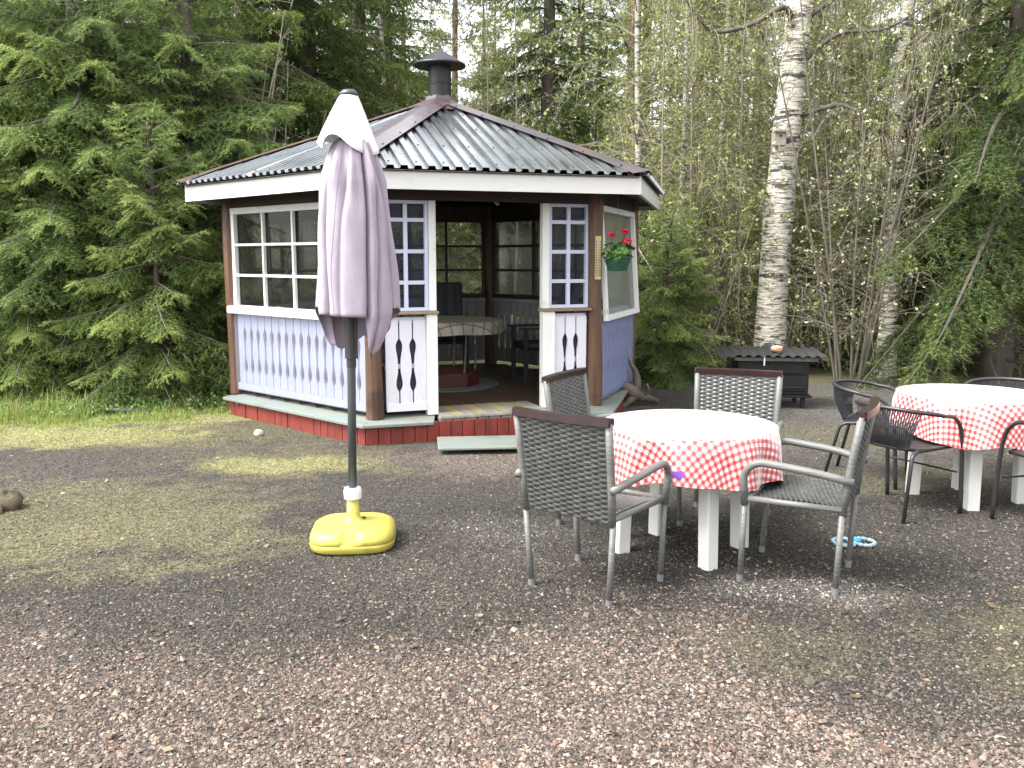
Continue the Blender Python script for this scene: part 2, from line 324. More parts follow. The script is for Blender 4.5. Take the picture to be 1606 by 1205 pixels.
# posts: hewn logs with uneven faces
for k, p in enumerate(PV):
    mb = MB(); n = 10; zz = np.linspace(ZF-.02, ZE+.12, 12); ph = random.random()*6
    mb.tube([(p.x+.006*math.sin(z*2+ph), p.y+.006*math.cos(z*1.7+ph), z) for z in zz], [.078+.007*math.sin(z*3.1+ph) for z in zz], n)
    mb.build('post', POSTM, gaz, bevel=.006)
# plinth of upright red boards
pl = empty('plinth', parent=gaz)
for k in range(6):
    M, L = fm(hv(k-1, RB-.05), hv(k, RB-.05)); nb = 21; wb = L/nb
    for i in range(nb):
        dz = random.uniform(-.012, .01)
        MB().box(i*wb+.003, (i+1)*wb-.003, -.012+random.uniform(-.004, .004), .012, -.04, ZF-.045+0*dz).build('board', REDM, pl, matrix=M, bevel=.002)
    MB().box(.0, L, .02, .05, -.05, ZF-.06).build('backing', REDM, pl, matrix=M)
# ledge boards
for k in range(6):
    A, B = hv(k-1, RB+.02), hv(k, RB+.02); a, b = hv(k-1, RP-.18), hv(k, RP-.18)
    if k == 1: segs = [(0, .268), (.745, 1)]
    else: segs = [(0, 1)]
    for (t0, t1) in segs:
        zo, zi, th = ZF-.038, ZF-.006, .028; o0, o1, i0, i1 = A.lerp(B, t0), A.lerp(B, t1), a.lerp(b, t0), a.lerp(b, t1)
        P = [(o0.x, o0.y, zo-th), (o1.x, o1.y, zo-th), (i1.x, i1.y, zi-th), (i0.x, i0.y, zi-th), (o0.x, o0.y, zo), (o1.x, o1.y, zo), (i1.x, i1.y, zi), (i0.x, i0.y, zi)]
        MB().quadbox(P).build('ledge_board', LEDGE, gaz, bevel=.005)
# floor planks, perpendicular to the entrance face (face 0 -> 1)
Mf, Lf = fm(PV[0], PV[1]); Minv = Mf.inverted()
fl = empty('floor', parent=gaz, matrix=Mf); hexl = [(Minv @ p) for p in PV]
def span(u):
    ys_ = []
    for i in range(6):
        a, b = hexl[i], hexl[(i+1) % 6]
        if abs(b.x-a.x) > 1e-6:
            t = (u-a.x)/(b.x-a.x)
            if 0 <= t <= 1: ys_.append(a.y+t*(b.y-a.y))
    return (min(ys_), max(ys_)) if len(ys_) > 1 else None
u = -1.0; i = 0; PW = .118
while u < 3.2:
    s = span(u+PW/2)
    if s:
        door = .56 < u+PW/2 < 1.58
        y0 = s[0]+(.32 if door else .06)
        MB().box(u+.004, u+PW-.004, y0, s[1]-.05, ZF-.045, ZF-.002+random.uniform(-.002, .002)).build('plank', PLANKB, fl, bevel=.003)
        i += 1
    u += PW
th = empty('threshold', parent=gaz, matrix=Mf)
u0 = .56; nb = 9; pw = 1.0/nb
for i in range(nb):
    MB().box(u0+i*pw+.003, u0+(i+1)*pw-.003, -.135, .316, ZF-.03, ZF+.002+random.uniform(-.002, .002)).build('plank', PLANKY if i % 2 else PLANKG, th, bevel=.003)
MB().box(.54, 1.575, -.185, -.137, ZF-.03, ZF-.004).build('nosing', RAWWOOD if False else PLANKG, th, bevel=.004)
for i in range(9): MB().box(.56+i*.113, .56+i*.113+.10, -.165, .0, ZF-.062, ZF-.034).build('joist_end', PLANKG, th, bevel=.002)

def gap_half(z):        # half width of the turned cut-out between two slats
    t = [(.25, .006), (.43, .006), (.455, .022), (.49, .031), (.53, .027), (.60, .013), (.67, .012), (.74, .017), (.80, .029), (.84, .031), (.87, .022), (.895, .006), (1.1, .006)]
    for (a, b), (c, d) in zip(t, t[1:]):
        if a <= z <= c: return b+(d-b)*(z-a)/(c-a)
    return .006
SL_SP = .121
def slat_mesh(le=1, re=1):
    zz = [.27, .42, .435, .455, .47, .49, .51, .53, .565, .60, .67, .72, .76, .80, .82, .84, .857, .87, .885, .90, 1.06]
    left = [(gap_half(z) if le else .002, z) for z in zz]; right = [(SL_SP-(gap_half(z) if re else .002), z) for z in reversed(zz)]
    return MB().prism(left+right, -.010, .010)
slat_me = {}
BACKM = mat('dark_grey_sheet_or_shade', (.045, .042, .060), .6, c2=(.06, .056, .078), scale=4)
def balustrade(M, u0, u1, m, name='balustrade', yoff=0., back=False):
    bl = empty(name, parent=gaz, matrix=M @ Matrix.Translation((0, yoff, 0)))
    for key, le, re_ in (('', 1, 1), ('L', 0, 1), ('R', 1, 0)):
        if m.name+key not in slat_me: slat_me[m.name+key] = slat_mesh(le, re_).mesh('slat'); slat_me[m.name+key].materials.append(m)
    n = max(1, round((u1-u0)/SL_SP)); sc = (u1-u0)/(n*SL_SP)
    for i in range(n):
        obj('slat', slat_me[m.name+('L' if i == 0 else 'R' if i == n-1 else '')], None, bl, Matrix.Translation((u0+i*SL_SP*sc, 0, 0)) @ Matrix.Diagonal((sc, 1, 1, 1)))
    MB().box(u0, u1, .012, .045, 1.035, 1.085).build('top_rail', m, bl, bevel=.004)
    MB().box(u0, u1, -.035, -.0125, .255, .325).build('bottom_rail', m, bl, bevel=.004)
    if back: MB().box(u0, u1, .050, .056, .26, 1.05).build('backing_or_shade_sheet', BACKM, bl)  # on the left face an added dark sheet stands in for the shaded interior
    MB().box(u0, u1, .013, .035, .63, .672).build('middle_rail', m, bl, bevel=.003)
    return bl
def ribbed(u0, u1, z0, z1, y, amp=.004, pitch=.022):
    n = int((u1-u0)/pitch)*4; 
    return MB().grid(lambda i, j: (u0+(u1-u0)*i/n, y+amp*math.sin(i*PI/2), z0+(z1-z0)*j), n+1, 2)
def window(M, u0, u1, z0, z1, cols, rows, fw, mw, m, pane, outer=True, sill=0., deep=0., zlist=None, back=False):
    wn = empty('window', parent=gaz, matrix=M); y0, y1 = -.02+deep, .03+deep
    MB().box(u0, u1, y0, y1, z1-fw, z1).build('frame_rail', m, wn, bevel=.004)
    MB().box(u0, u1, y0, y1, z0, z0+fw).build('frame_rail', m, wn, bevel=.004)
    for a in (u0, u1-fw): MB().box(a, a+fw, y0+.002, y1-.002, z0+fw, z1-fw).build('frame_stile', m, wn, bevel=.004)
    if sill: MB().box(u0-.02, u1+.02, y0-.07, y0-.001, z0-.02, z0+sill).build('sill', m, wn, bevel=.012)
    iu0, iu1, iz0, iz1 = u0+fw, u1-fw, z0+fw, z1-fw; cw = (iu1-iu0)/cols; zb = zlist or [iz0+(iz1-iz0)*i/rows for i in range(1, rows)]
    for i in range(1, cols): MB().box(iu0+i*cw-mw/2, iu0+i*cw+mw/2, y0+.008, y1-.008, iz0, iz1).build('muntin', m, wn, bevel=.003)
    for z in zb: MB().box(iu0, iu1, y0+.010, y1-.010, z-mw/2, z+mw/2).build('muntin', m, wn, bevel=.003)
    if pane is FILM: ribbed(iu0, iu1, iz0, iz1, y1+.006, .004, .020).build('pane', pane, wn, smooth=True)
    else:
        zz = [iz0]+list(zb)+[iz1]
        for i in range(cols):
            for j in range(len(zz)-1):
                MB().grid(lambda a, b: (iu0+(i+a)*cw, (y0+.004 if back else y1-.006), zz[j]+(zz[j+1]-zz[j])*b), 2, 2).build('pane', pane, wn)
    return wn
for k in range(6):
    A, B = PV[(k-1) % 6], PV[k]; M, L = fm(A, B); a, b = .075, L-.075
    MB().box(.0, L, -.03, .05, 2.095, ZE+.10).build('header_beam', DARKW, gaz, matrix=M, bevel=.006)
    if k == 0:      # left face: wide white window over lavender slats behind clear ribbed sheet
        balustrade(M, a, b, LAV, back=True); ribbed(a-.01, b+.01, .25, 1.03, -.045).build('plastic_sheet', RIBBED, gaz, matrix=M, smooth=True)
        window(M, a-.02, b+.02, 1.06, 2.095, 4, 3, .062, .026, WHITE, GLASS, sill=.055, deep=-.02)
    elif k == 1:    # entrance
        balustrade(M, .10, .468, SLATW, yoff=-.01, back=True); balustrade(M, 1.70, 2.03, SLATW, yoff=-.01, back=True)
        for (x0, x1) in ((.470, .566), (1.575, 1.695)): MB().box(x0, x1, -.05, .04, ZF-.01, 1.108).build('door_post', WHITE, gaz, matrix=M, bevel=.004)
        for (x0, x1) in ((.500, .564), (1.572, 1.640)): MB().box(x0, x1, -.035, .035, 1.137, 2.092).build('door_jamb', WHITE, gaz, matrix=M, bevel=.004)
        for (x0, x1) in ((.09, .575), (1.565, 2.06)): MB().box(x0, x1, -.075, .06, 1.110, 1.135).build('rail_cap', RAWWOOD, gaz, matrix=M, bevel=.004)
        zl = [1.385, 1.655, 1.925]
        window(M, .10, .498, 1.137, 2.092, 2, 4, .030, .034, LAV, FILM, zlist=zl); window(M, 1.642, 2.045, 1.137, 2.092, 2, 4, .030, .034, LAV, FILM, zlist=zl)
    elif k == 2:    # right face, seen at a glancing angle: loose window sheet tilted out over a blue ribbed panel
        balustrade(M, a, b, LAV, back=True); ribbed(a-.01, b+.01, .23, 1.05, -.05, .012, .075).build('plastic_sheet', RIBBLUE, gaz, matrix=M, smooth=True)
        Mt = M @ Matrix.Translation((0, -.03, 2.09)) @ Matrix.Rotation(-.07, 4, 'X') @ Matrix.Translation((0, 0, -2.09))
        wn = window(Mt, a-.02, b+.0, 1.0, 2.09, 1, 1, .055, .03, WHITE, HAZE2)
    else:
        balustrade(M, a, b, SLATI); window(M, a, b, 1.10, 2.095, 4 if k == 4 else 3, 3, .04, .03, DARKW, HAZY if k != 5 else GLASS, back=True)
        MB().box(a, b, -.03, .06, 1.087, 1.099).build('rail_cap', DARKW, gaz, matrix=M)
# fascia + soffit + roof
for k in range(6):
    A, B = hv(k-1, RE), hv(k, RE); M, L = fm(A, B)
    t = .032
    c = t*math.tan(PI/6)
    poly = [(0, 0), (L, 0), (L-c, t), (c, t)]
    MB().prism(poly, ZE, ZT, 'z').build('fascia_board', WHITEF, gaz, matrix=M)
    MB().grid(lambda i, j: ((c, t, ZE+.05), (.25, .45, ZE+.11), (L-c, t, ZE+.05), (L-.25, .45, ZE+.11))[i*2+j], 2, 2).build('soffit', DARKW, gaz, matrix=M)
roof = empty('roof', parent=gaz)
RO = RE+.07; ZO = ZT+.004
for k in range(6):
    A, B = hv(k-1, RO, 0), hv(k, RO, 0); M, L = fm(A, B); ap = RO*math.cos(PI/6); rise = ZAP-ZO; Ls = math.hypot(ap, rise)
    sy, sz = ap/Ls, rise/Ls
    def sp(u_, v_, h): return (u_, v_*sy-h*sz, ZO+v_*sz+h*sy)
    per = .113; bp = [(0, 0), (.024, 0), (.033, .026), (.084, .026), (.093, 0)]
    brk = [(i*per+a_, h) for i in range(int(L/per)+2) for a_, h in bp]; brk = [q for q in brk if 0 < q[0] < L]+[(L/2, .0)]; brk.sort()
    brk = [(0.0001, 0)]+[q for i, q in enumerate(brk) if abs(q[0]-L/2) > .004 or q[1] == 0 and q[0] == L/2]+[(L-.0001, 0)]
    vm = lambda u_: max(Ls*(1-abs(2*u_/L-1))-.02, .0)
    MB().grid(lambda i, j: sp(brk[i][0], vm(brk[i][0])*j, brk[i][1]), len(brk), 2).build('roof_sheet', ROOFM, roof, matrix=M, solid=.0015)
    MB().grid(lambda i, j: sp((.02, L-.02, L/2, L/2)[i*2+j] if False else (L*(.02+.96*i)*(1-j)+L/2*j), .03+(Ls-.06)*j, -.03), 2, 2).build('underlay', DARKW, roof, matrix=M)
    sc = MB()
    for row in (.10, .62, 1.25, 1.8):
        for i in range(int(L/per)):
            if i % 2 == (0 if row < .2 else 1): continue
            uu = i*per+.0585
            if vm(uu) > row+.12:
                x, y, z = sp(uu, row, .026); sc.lathe([(0, z-.004), (.009, z-.003), (.008, z+.006), (0, z+.008)], 6, (x, y))
    s_ = sc.build('screw_row', SCREW, roof, matrix=M); s_['kind'] = 'stuff'
for k in range(6):
    # folded ridge cap along each hip
    e0, e1 = hv(k, RO+.01, ZO+.042), Vector((0, 0, ZAP+.048)); d = (e1-e0); side = hv(k, 1).normalized().cross(Vector((0, 0, 1))).normalized()
    W_ = .155; drop = -.030
    def cp(i, j):
        t = i/6; p = e0+d*t*.96; s2 = (j-1); 
        return p+side*(s2*W_)+Vector((0, 0, drop*abs(s2)))+Vector((hv(k, 1).x, hv(k, 1).y, 0))*(-.06*abs(s2)*(1 if i == 0 else 0))
    MB().grid(cp, 7, 3).build('ridge_cap', [CAPM, CAPD, CAPD, CAPB, CAPB, CAPB][k], roof, solid=.003)
    sc = MB()
    for t in (.08, .24, .4, .56, .72, .86):
        for s2 in (-1, 1):
            p = e0+d*t+side*(s2*W_*.8)+Vector((0, 0, drop*.8+.0)); sc.lathe([(0, p.z-.004), (.010, p.z), (.009, p.z+.008), (0, p.z+.01)], 6, (p.x, p.y))
    s_ = sc.build('ridge_screws', SCREW, roof); s_['kind'] = 'stuff'
MB().lathe([(.46, ZAP-.135), (.40, ZAP-.105), (.16, ZAP+.008), (.135, ZAP+.05)], 6, rf=lambda a, i: 1).build('top_flashing', CAPD, roof, solid=.003, matrix=Matrix.Rotation(-GA-PI/2, 4, 'Z'))
ch = empty('chimney', parent=gaz)
MB().lathe([(.122, ZAP-.15), (.122, 3.62)], 28).build('pipe', SOOT, ch, smooth=False)
for z in (3.40,): MB().lathe([(.1225, z), (.126, z+.004), (.126, z+.012), (.1225, z+.016)], 28).build('seam', SOOT, ch)
MB().lathe([(.272, 3.590), (.279, 3.600), (.272, 3.612), (.02, 3.762), (0, 3.764)], 36).build('cowl', COWL, ch)

# ---- things on and in the gazebo
st = empty('step_board', (-.22, 7.36, 0), .10); tag(st, 'grey-green board laid as a step before the gazebo entrance', 'step')
MB().box(-.41, .41, -.24, .24, .038, .060).build('tread', LEDGE, st, bevel=.006)
for x in (-.34, .30): MB().box(x, x+.06, -.06, .22, -.03, .0375).build('support', PLANKG, st)

TH_Y = mat('yellow_enamel', (.52, .44, .17), .4, c2=(.44, .37, .15), scale=20); BLK = mat('black_print', (.02, .02, .02), .5)
d0 = (PV[1]+GC); dn = Vector((.10, -1, 0)).normalized(); tp = d0+dn*.084
tm = empty('thermometer', (tp.x+.012, tp.y, 0), math.atan2(dn.x, -dn.y)); tag(tm, 'long yellow outdoor thermometer fixed to brown gazebo post', 'thermometer')
MB().box(-.028, .028, -.012, .004, 1.40, 1.80).build('board', TH_Y, tm, bevel=.003)
tk = MB()
for i in range(14):
    z = 1.43+i*.024
    for s in (-1, 1): tk.box(s*.018-.006, s*.018+.006, -.0145, -.0125, z, z+.009)
tk.build('scale_marks', BLK, tm); MB().tube([(0, -.016, 1.425), (0, -.016, 1.77)], .003, 6).build('glass_tube', STEEL, tm)

# hanging geranium
hp = empty('hanging_geranium', (.95, 8.05, 0)); tag(hp, 'red geranium in green ribbed plastic pot hanging under gazebo eave', 'flower pot')
POTG = mat('dark_green_plastic', (.008, .055, .032), .4); 
pr = [(.0, 1.484), (.082, 1.484), (.088, 1.49), (.100, 1.535), (.105, 1.538), (.108, 1.558), (.113, 1.56), (.118, 1.592), (.128, 1.594), (.130, 1.612), (.122, 1.613), (.11, 1.58), (.0, 1.58)]
MB().lathe(pr, 32).build('pot', POTG, hp, smooth=False)
MB().lathe([(.0, 1.581), (.118, 1.598), (.0, 1.6)], 16).build('soil', mat('potting_soil', (.03, .02, .013), .9), hp)
LEAFG = mat('geranium_leaf', (.07, .18, .02), .5, c2=(.04, .12, .014), scale=30, transl=.25); PETAL = mat('geranium_red', (.60, .008, .035), .5, c2=(.46, .006, .045), scale=60, transl=.2)
for i in range(34):
    a = random.random()*2*PI; r = .14*math.sqrt(random.random()); z = 1.625+random.random()*.13-(r*.25); s = random.uniform(.028, .045)
    T = Matrix.Translation((r*math.cos(a), r*math.sin(a), z)) @ Matrix.Rotation(a, 4, 'Z') @ Matrix.Rotation(random.uniform(.2, 1.1), 4, 'Y') @ Matrix.Rotation(random.uniform(-.5, .5), 4, 'X')
    n = 12; mb = MB(); mb.v = [(0, 0, 0)]+[(s*(1+.12*math.cos(5*q*2*PI/n))*math.cos(q*2*PI/n), s*(1+.12*math.cos(5*q*2*PI/n))*math.sin(q*2*PI/n), .008*math.cos(6*q*2*PI/n)-.006) for q in range(n)]
    mb.f = [(0, q+1, (q+1) % n+1) for q in range(n)]; mb.build('leaf', LEAFG, hp, matrix=T)
for (x, z, s) in ((-.068, 1.805, .030), (.055, 1.83, .032), (.075, 1.745, .040)):
    st_ = MB().tube(smoothpath([(x*.3, 0, 1.6), (x*.7, -.03, (1.6+z)/2), (x, -.05, z-.01)], 4), .0025, 5).build('stem', LEAFG, hp)
    mb = MB()
    for q in range(46):
        v = Vector((random.gauss(0, 1), random.gauss(0, 1), random.gauss(0, 1)+.3)).normalized(); c = Vector((x, -.05, z))+Vector((v.x*1.3, v.y, v.z*.8))*s*.85; t1 = v.orthogonal().normalized(); t2 = v.cross(t1); e = .013
        an = random.random()*6; a1 = t1*math.cos(an)+t2*math.sin(an); a2 = v.cross(a1); o = len(mb.v)
        mb.v += [tuple(c-a1*e), tuple(c+a2*e*.9+v*.004), tuple(c+a1*e), tuple(c-a2*e*.9+v*.004)]; mb.f.append((o, o+1, o+2, o+3))
    mb.build('flower_head', PETAL, hp)
for a in (0, 2.1, 4.2): MB().tube([(.128*math.cos(a), .128*math.sin(a), 1.605), (0, 0, 2.0)], .0015, 4).build('wire', SCREW, hp)
MB().tube([(0, 0, 2.0), (0, .01, 2.2)], .0018, 4).build('hook', SCREW, hp)

# inside: grill table with cloth, chairs
gt = empty('grill_table', GC); tag(gt, 'round grill table on red-brown box plinth in the middle of the gazebo', 'table')
RBOX = mat('red_brown_paint', (.0960, .0210, .0132), .6, c2=(.0600, .0150, .0096), scale=8)
MB().lathe([(.40, ZF+.0), (.40, ZF+.155), (.34, ZF+.155), (.34, ZF+.03), (0, ZF+.03)], 8).build('fire_box', RBOX, gt, bevel=.005)
MB().lathe([(.62, ZF), (.62, ZF+.010), (0, ZF+.010)], 24).build('hearth_plate', mat('hearth_plate', (.1440, .1500, .1440), .5, c2=(.0960, .1020, .1020), scale=4), gt)
for q in range(6):
    a = q*PI/3+.25; MB().tube([(.36*math.cos(a), .36*math.sin(a), ZF+.16), (.40*math.cos(a), .40*math.sin(a), .915)], .011, 8).build('leg', STEEL, gt)
MB().lathe([(.25, .905), (.62, .905), (.63, .915), (.63, .93), (.25, .93), (.25, .905)], 40).build('table_top', DARKW, gt)
def clothmat(name, base, s1, s2, pitch, stripe, rough=.6, coat=0., sheen=0.):
    """woven check: stripes both ways in the cloth's own flat coordinates (uv)"""
    m = bpy.data.materials.new(name); m.use_nodes = True; n = m.node_tree.nodes; l = m.node_tree.links; b = n['Principled BSDF']; b.inputs['Roughness'].default_value = rough
    if coat: b.inputs['Coat Weight'].default_value = coat; b.inputs['Coat Roughness'].default_value = .28; b.inputs['Coat IOR'].default_value = 1.55
    if sheen: b.inputs['Sheen Weight'].default_value = sheen; b.inputs['Sheen Roughness'].default_value = .35
    uv = n.new('ShaderNodeUVMap'); sx = n.new('ShaderNodeSeparateXYZ'); l.new(uv.outputs[0], sx.inputs[0]); st_ = []
    for a in (0, 1):
        q = n.new('ShaderNodeMath'); q.operation = 'PINGPONG'; q.inputs[1].default_value = pitch/2; l.new(sx.outputs[a], q.inputs[0])
        r = n.new('ShaderNodeMath'); r.operation = 'LESS_THAN'; r.inputs[1].default_value = pitch*stripe/2; l.new(q.outputs[0], r.inputs[0]); st_.append(r.outputs[0])
    ad = n.new('ShaderNodeMath'); l.new(st_[0], ad.inputs[0]); l.new(st_[1], ad.inputs[1])
    hf = n.new('ShaderNodeMath'); hf.operation = 'MULTIPLY'; hf.inputs[1].default_value = .5; l.new(ad.outputs[0], hf.inputs[0])
    cr = n.new('ShaderNodeValToRGB'); cr.color_ramp.interpolation = 'CONSTANT'; e = cr.color_ramp.elements; e[0].color = (*base, 1); e[0].position = 0; e[1].position = .25; e[1].color = (*s1, 1); e2 = e.new(.75); e2.color = (*s2, 1)
    l.new(hf.outputs[0], cr.inputs[0]); l.new(cr.outputs[0], b.inputs['Base Color'])
    tc = n.new('ShaderNodeTexCoord'); nz_ = n.new('ShaderNodeTexNoise'); nz_.inputs['Scale'].default_value = 13; nz_.inputs['Detail'].default_value = 3; l.new(tc.outputs['Object'], nz_.inputs['Vector'])
    bu = n.new('ShaderNodeBump'); bu.inputs['Strength'].default_value = .55; bu.inputs['Distance'].default_value = .02; l.new(nz_.outputs['Fac'], bu.inputs['Height']); l.new(bu.outputs[0], b.inputs['Normal']); return m
def tablecloth(name, R, drop, z, waves, m, loc, seed=0, rot=0., flare=.022, amp=.031):
    rr = random.Random(seed); ph = [rr.random()*6 for _ in range(6)]; na = 144; prof = [(.0, 0), (.3, 0), (.6, 0), (.85, 0), (.95, 0), (1, -.002)]; nd = 12
    mb = MB(); uvs = []
    def pt(i, j):
        a = 2*PI*i/na
        wv = math.cos(waves*a+ph[0]+.6*math.sin(2*a+ph[1]))*.65+.35*math.cos((waves*1.7//1)*a+ph[2])
        if j < len(prof):
            r, dz = prof[j]; uvs.append((R*r*math.cos(a), R*r*math.sin(a))); return (R*r*math.cos(a), R*r*math.sin(a), z+dz)
        s = (j-len(prof)+1)/nd; D = drop*(1+.10*math.sin(2*a+ph[3])+.06*math.cos(5*a+ph[4])+.03*math.sin(9*a+ph[5])); r = R+.012*min(1, s*4)+flare*s+amp*wv*s**.8; rz = z-.004-D*s*(1-.03*wv)
        uvs.append(((R+D*s)*math.cos(a), (R+D*s)*math.sin(a))); return (r*math.cos(a), r*math.sin(a), rz)
    nv = len(prof)+nd; mb.grid(pt, na, nv, True); me = mb.mesh(name, True); ul = me.uv_layers.new(name='UVMap')
    for p in me.polygons:
        for li in p.loop_indices: ul.data[li].uv = uvs[me.loops[li].vertex_index]
    o = obj(name, me, m, None, Matrix.Translation(loc) @ Matrix.Rotation(rot, 4, 'Z'))
    return o
CK = clothmat('brown_check_cloth', (.29, .26, .21), (.15, .11, .08), (.10, .065, .045), .13, .14)
o = tablecloth('check_tablecloth', .64, .12, .937, 8, CK, GC, 3, .4); tag(o, 'cream tablecloth with brown checks on grill table inside gazebo', 'tablecloth')
CUSH = mat('dark_striped_cushion', (.014, .016, .020), .8, c2=(.032, .035, .038), scale=30, stretch=(1, .02, .02), contrast=(.45, .55)); CHG = mat('dark_green_chair_paint', (.010, .017, .015), .5)
def garden_chair(loc, rz, label):
    t = empty('garden_chair', loc, rz); tag(t, label, 'chair', 'dark garden chairs inside the gazebo')
    for sx in (-1, 1):
        MB().box(sx*.27-.025, sx*.27+.025, .20, .245, 0, .60).build('leg', CHG, t, bevel=.004)
        MB().quadbox([(sx*.27-.025, -.30, 0), (sx*.27+.025, -.30, 0), (sx*.27+.025, -.25, 0), (sx*.27-.025, -.25, 0), (sx*.27-.025, -.26, .60), (sx*.27+.025, -.26, .60), (sx*.27+.025, -.21, .60), (sx*.27-.025, -.21, .60)]).build('leg', CHG, t)
        MB().box(sx*.27-.045, sx*.27+.045, -.27, .29, .601, .625).build('armrest', CHG, t, bevel=.006)
    for i in range(5): MB().box(-.24, .24, -.20+i*.085, -.125+i*.085, .36, .38).build('seat_slat', CHG, t)
    for i in range(6): MB().quadbox([(-.225+i*.076, -.22, .38), (-.16+i*.076, -.22, .38), (-.16+i*.076, -.20, .38), (-.225+i*.076, -.20, .38), (-.225+i*.076, -.42, 1.02), (-.16+i*.076, -.42, 1.02), (-.16+i*.076, -.40, 1.02), (-.225+i*.076, -.40, 1.02)]).build('back_slat', CHG, t)
    MB().box(-.23, .23, -.19, .24, .385, .45).build('seat_cushion', CUSH, t, bevel=.025)
    MB().quadbox([(-.245, -.215, .44), (.245, -.215, .44), (.245, -.14, .44), (-.245, -.14, .44), (-.245, -.43, 1.08), (.245, -.43, 1.08), (.245, -.35, 1.08), (-.245, -.35, 1.08)]).build('back_cushion', CUSH, t, bevel=.025)
    return t
garden_chair((-.83, 10.72, ZF), PI+.1, 'dark garden chair with striped cushions behind the grill table')
garden_chair((.30, 9.95, ZF), PI/2+.25, 'dark garden chair with striped cushions beside the railing, facing the grill table sideways')
# window ornaments behind the left window
MLf, LL = fm(PV[5], PV[0]); 
def onface(u_, y_, z_): return GC+MLf @ Vector((u_, y_, z_))
ORN = mat('dark_bronze', (.03, .035, .04), .5, .3)
p = onface(.62, .18, 0); hr = empty('bird_ornament', (p.x, p.y, 0), .6); tag(hr, 'slim dark crane figurine standing behind the wide gazebo window', 'ornament')
MB().lathe([(.05, ZF-.01), (.05, ZF+.03), (.02, ZF+.05), (.02, 1.04), (.07, 1.05), (.07, 1.07), (0, 1.07)], 12).build('stand', DARKW, hr)
MB().tube([(0, -.02, 1.07), (0, -.02, 1.32)], .004, 5).build('leg', ORN, hr); MB().tube([(0, .02, 1.07), (0, .02, 1.32)], .004, 5).build('leg', ORN, hr)
MB().tube(smoothpath([(-.12, 0, 1.36), (-.05, 0, 1.34), (.02, 0, 1.39), (.06, 0, 1.46), (.045, 0, 1.56), (.07, 0, 1.64), (.10, 0, 1.655), (.17, 0, 1.63)], 4), [.006, .012, .025, .038, .045, .05, .052, .05, .046, .04, .034, .028, .02, .016, .013, .012, .011, .010, .010, .011, .013, .015, .017, .017, .015, .010, .006, .004, .002][:29], 8).build('body', ORN, hr, smooth=True)
PEB = mat('pale_sill_stone', (.5, .45, .36), .7, c2=(.35, .3, .24), scale=20)
def rock(name, loc, s, m, seed, n=9, sub=10):
    rr = np.random.default_rng(seed); mb = MB(); ph = rr.random(6)*6
    def P(i, j):
        a = 2*PI*i/30; b = PI*j/16-PI/2; cb = math.cos(b); q = 1+.14*math.sin(2*a+ph[0]+b)+.10*math.sin(3*a+ph[1])*cb+.08*math.cos(4*b+ph[2])*cb+.05*math.sin(5*a+3*b+ph[3])*cb
        q = min(q, 1.10+.05*math.sin(3*b+ph[4]))+(.025*(rr.random()-.5))*(1 if 0 < j < 16 else 0)
        return (s[0]*q*math.cos(a)*cb, s[1]*q*math.sin(a)*cb, s[2]*q*math.sin(b))
    mb.grid(P, 30, 17, True); return obj(name, mb.mesh(name, True), m, None, Matrix.Translation(loc))
for i, (u_, s) in enumerate(((.22, .03), (.74, .038), (1.10, .034))):
    p = onface(u_, .045, 1.075+s*.6); o = rock('sill_stone', p, (s*1.3, s, s*.7), PEB, i+3); tag(o, 'small pale stone lying inside the wide gazebo window', 'stone', 'stones on the gazebo window ledge')
MB().box(.10, LL-.10, .02, .12, 1.03, 1.05).build('inner_shelf', WHITE, gaz, matrix=MLf)

# ---------------------------------------------------------------- parasol
PX, PY = -.897, 4.85
YEL = mat('yellow_plastic', (.4230, .3690, .0675), .42, c2=(.3600, .3060, .0540), scale=6, contrast=(.45, .8), spec=.5, bump=.03, bscale=150, c3=(.27, .23, .055), scale3=11, con3=(.56, .78))
pb = empty('parasol_base', (PX, PY, 0), .09); tag(pb, 'squarish yellow plastic water-filled parasol foot with carrying grip', 'parasol base')
def sqr(a, p=3.6): return 1/((abs(math.cos(a))**p+abs(math.sin(a))**p)**(1/p))
n = 96; prof = [(.0, -.002), (.215, -.002), (.232, .010), (.237, .035), (.2365, .047), (.2335, .049), (.2365, .051), (.234, .075), (.222, .100), (.19, .118), (.12, .128), (.055, .132), (.042, .150), (.036, .17), (.034, .255), (.0, .255)]
def notch(a, i):
    r, z = prof[i]; q = sqr(a)
    an = (a+PI/2+PI) % (2*PI)-PI
    if abs(an) < .24 and r > .19 and z > .052: q *= (1-.11*(1 if abs(an) < .20 else (.24-abs(an))/.04))
    if r < .06: q = 1
    return q
MB().lathe(prof, n, rf=notch).build('water_tank', YEL, pb, smooth=True, bevel=0)
MB().tube([(-.052, -.229, .050), (.052, -.229, .050)], .0075, 8).build('grip', YEL, pb, smooth=True)
MB().lathe([(.036, .256), (.047, .258), (.049, .300), (.044, .318), (.03, .32), (.0, .32)], 48, rf=lambda a, i: 1+.035*(1 if math.cos(a*16) > 0 else 0)).build('clamp_nut', WHITE, pb, smooth=False)
MB().lathe([(0, .1), (.018, .12), (.018, .136), (0, .138)], 12, (.05, .03)).build('filler_plug', SCREW, pb)
ps = empty('closed_parasol', (PX, PY, 0)); tag(ps, 'closed lavender parasol with white top flap on dark grey pole', 'parasol')
def lx(z): return .016*(z-.32)
POLEM = mat('dark_grey_pole', (.05, .058, .062), .4, .3, c2=(.058, .066, .07), scale=12)
MB().tube([(lx(z), 0, z) for z in (.22, .8, 1.5, 2.4)], .0235, 16).build('pole', POLEM, ps, smooth=True)
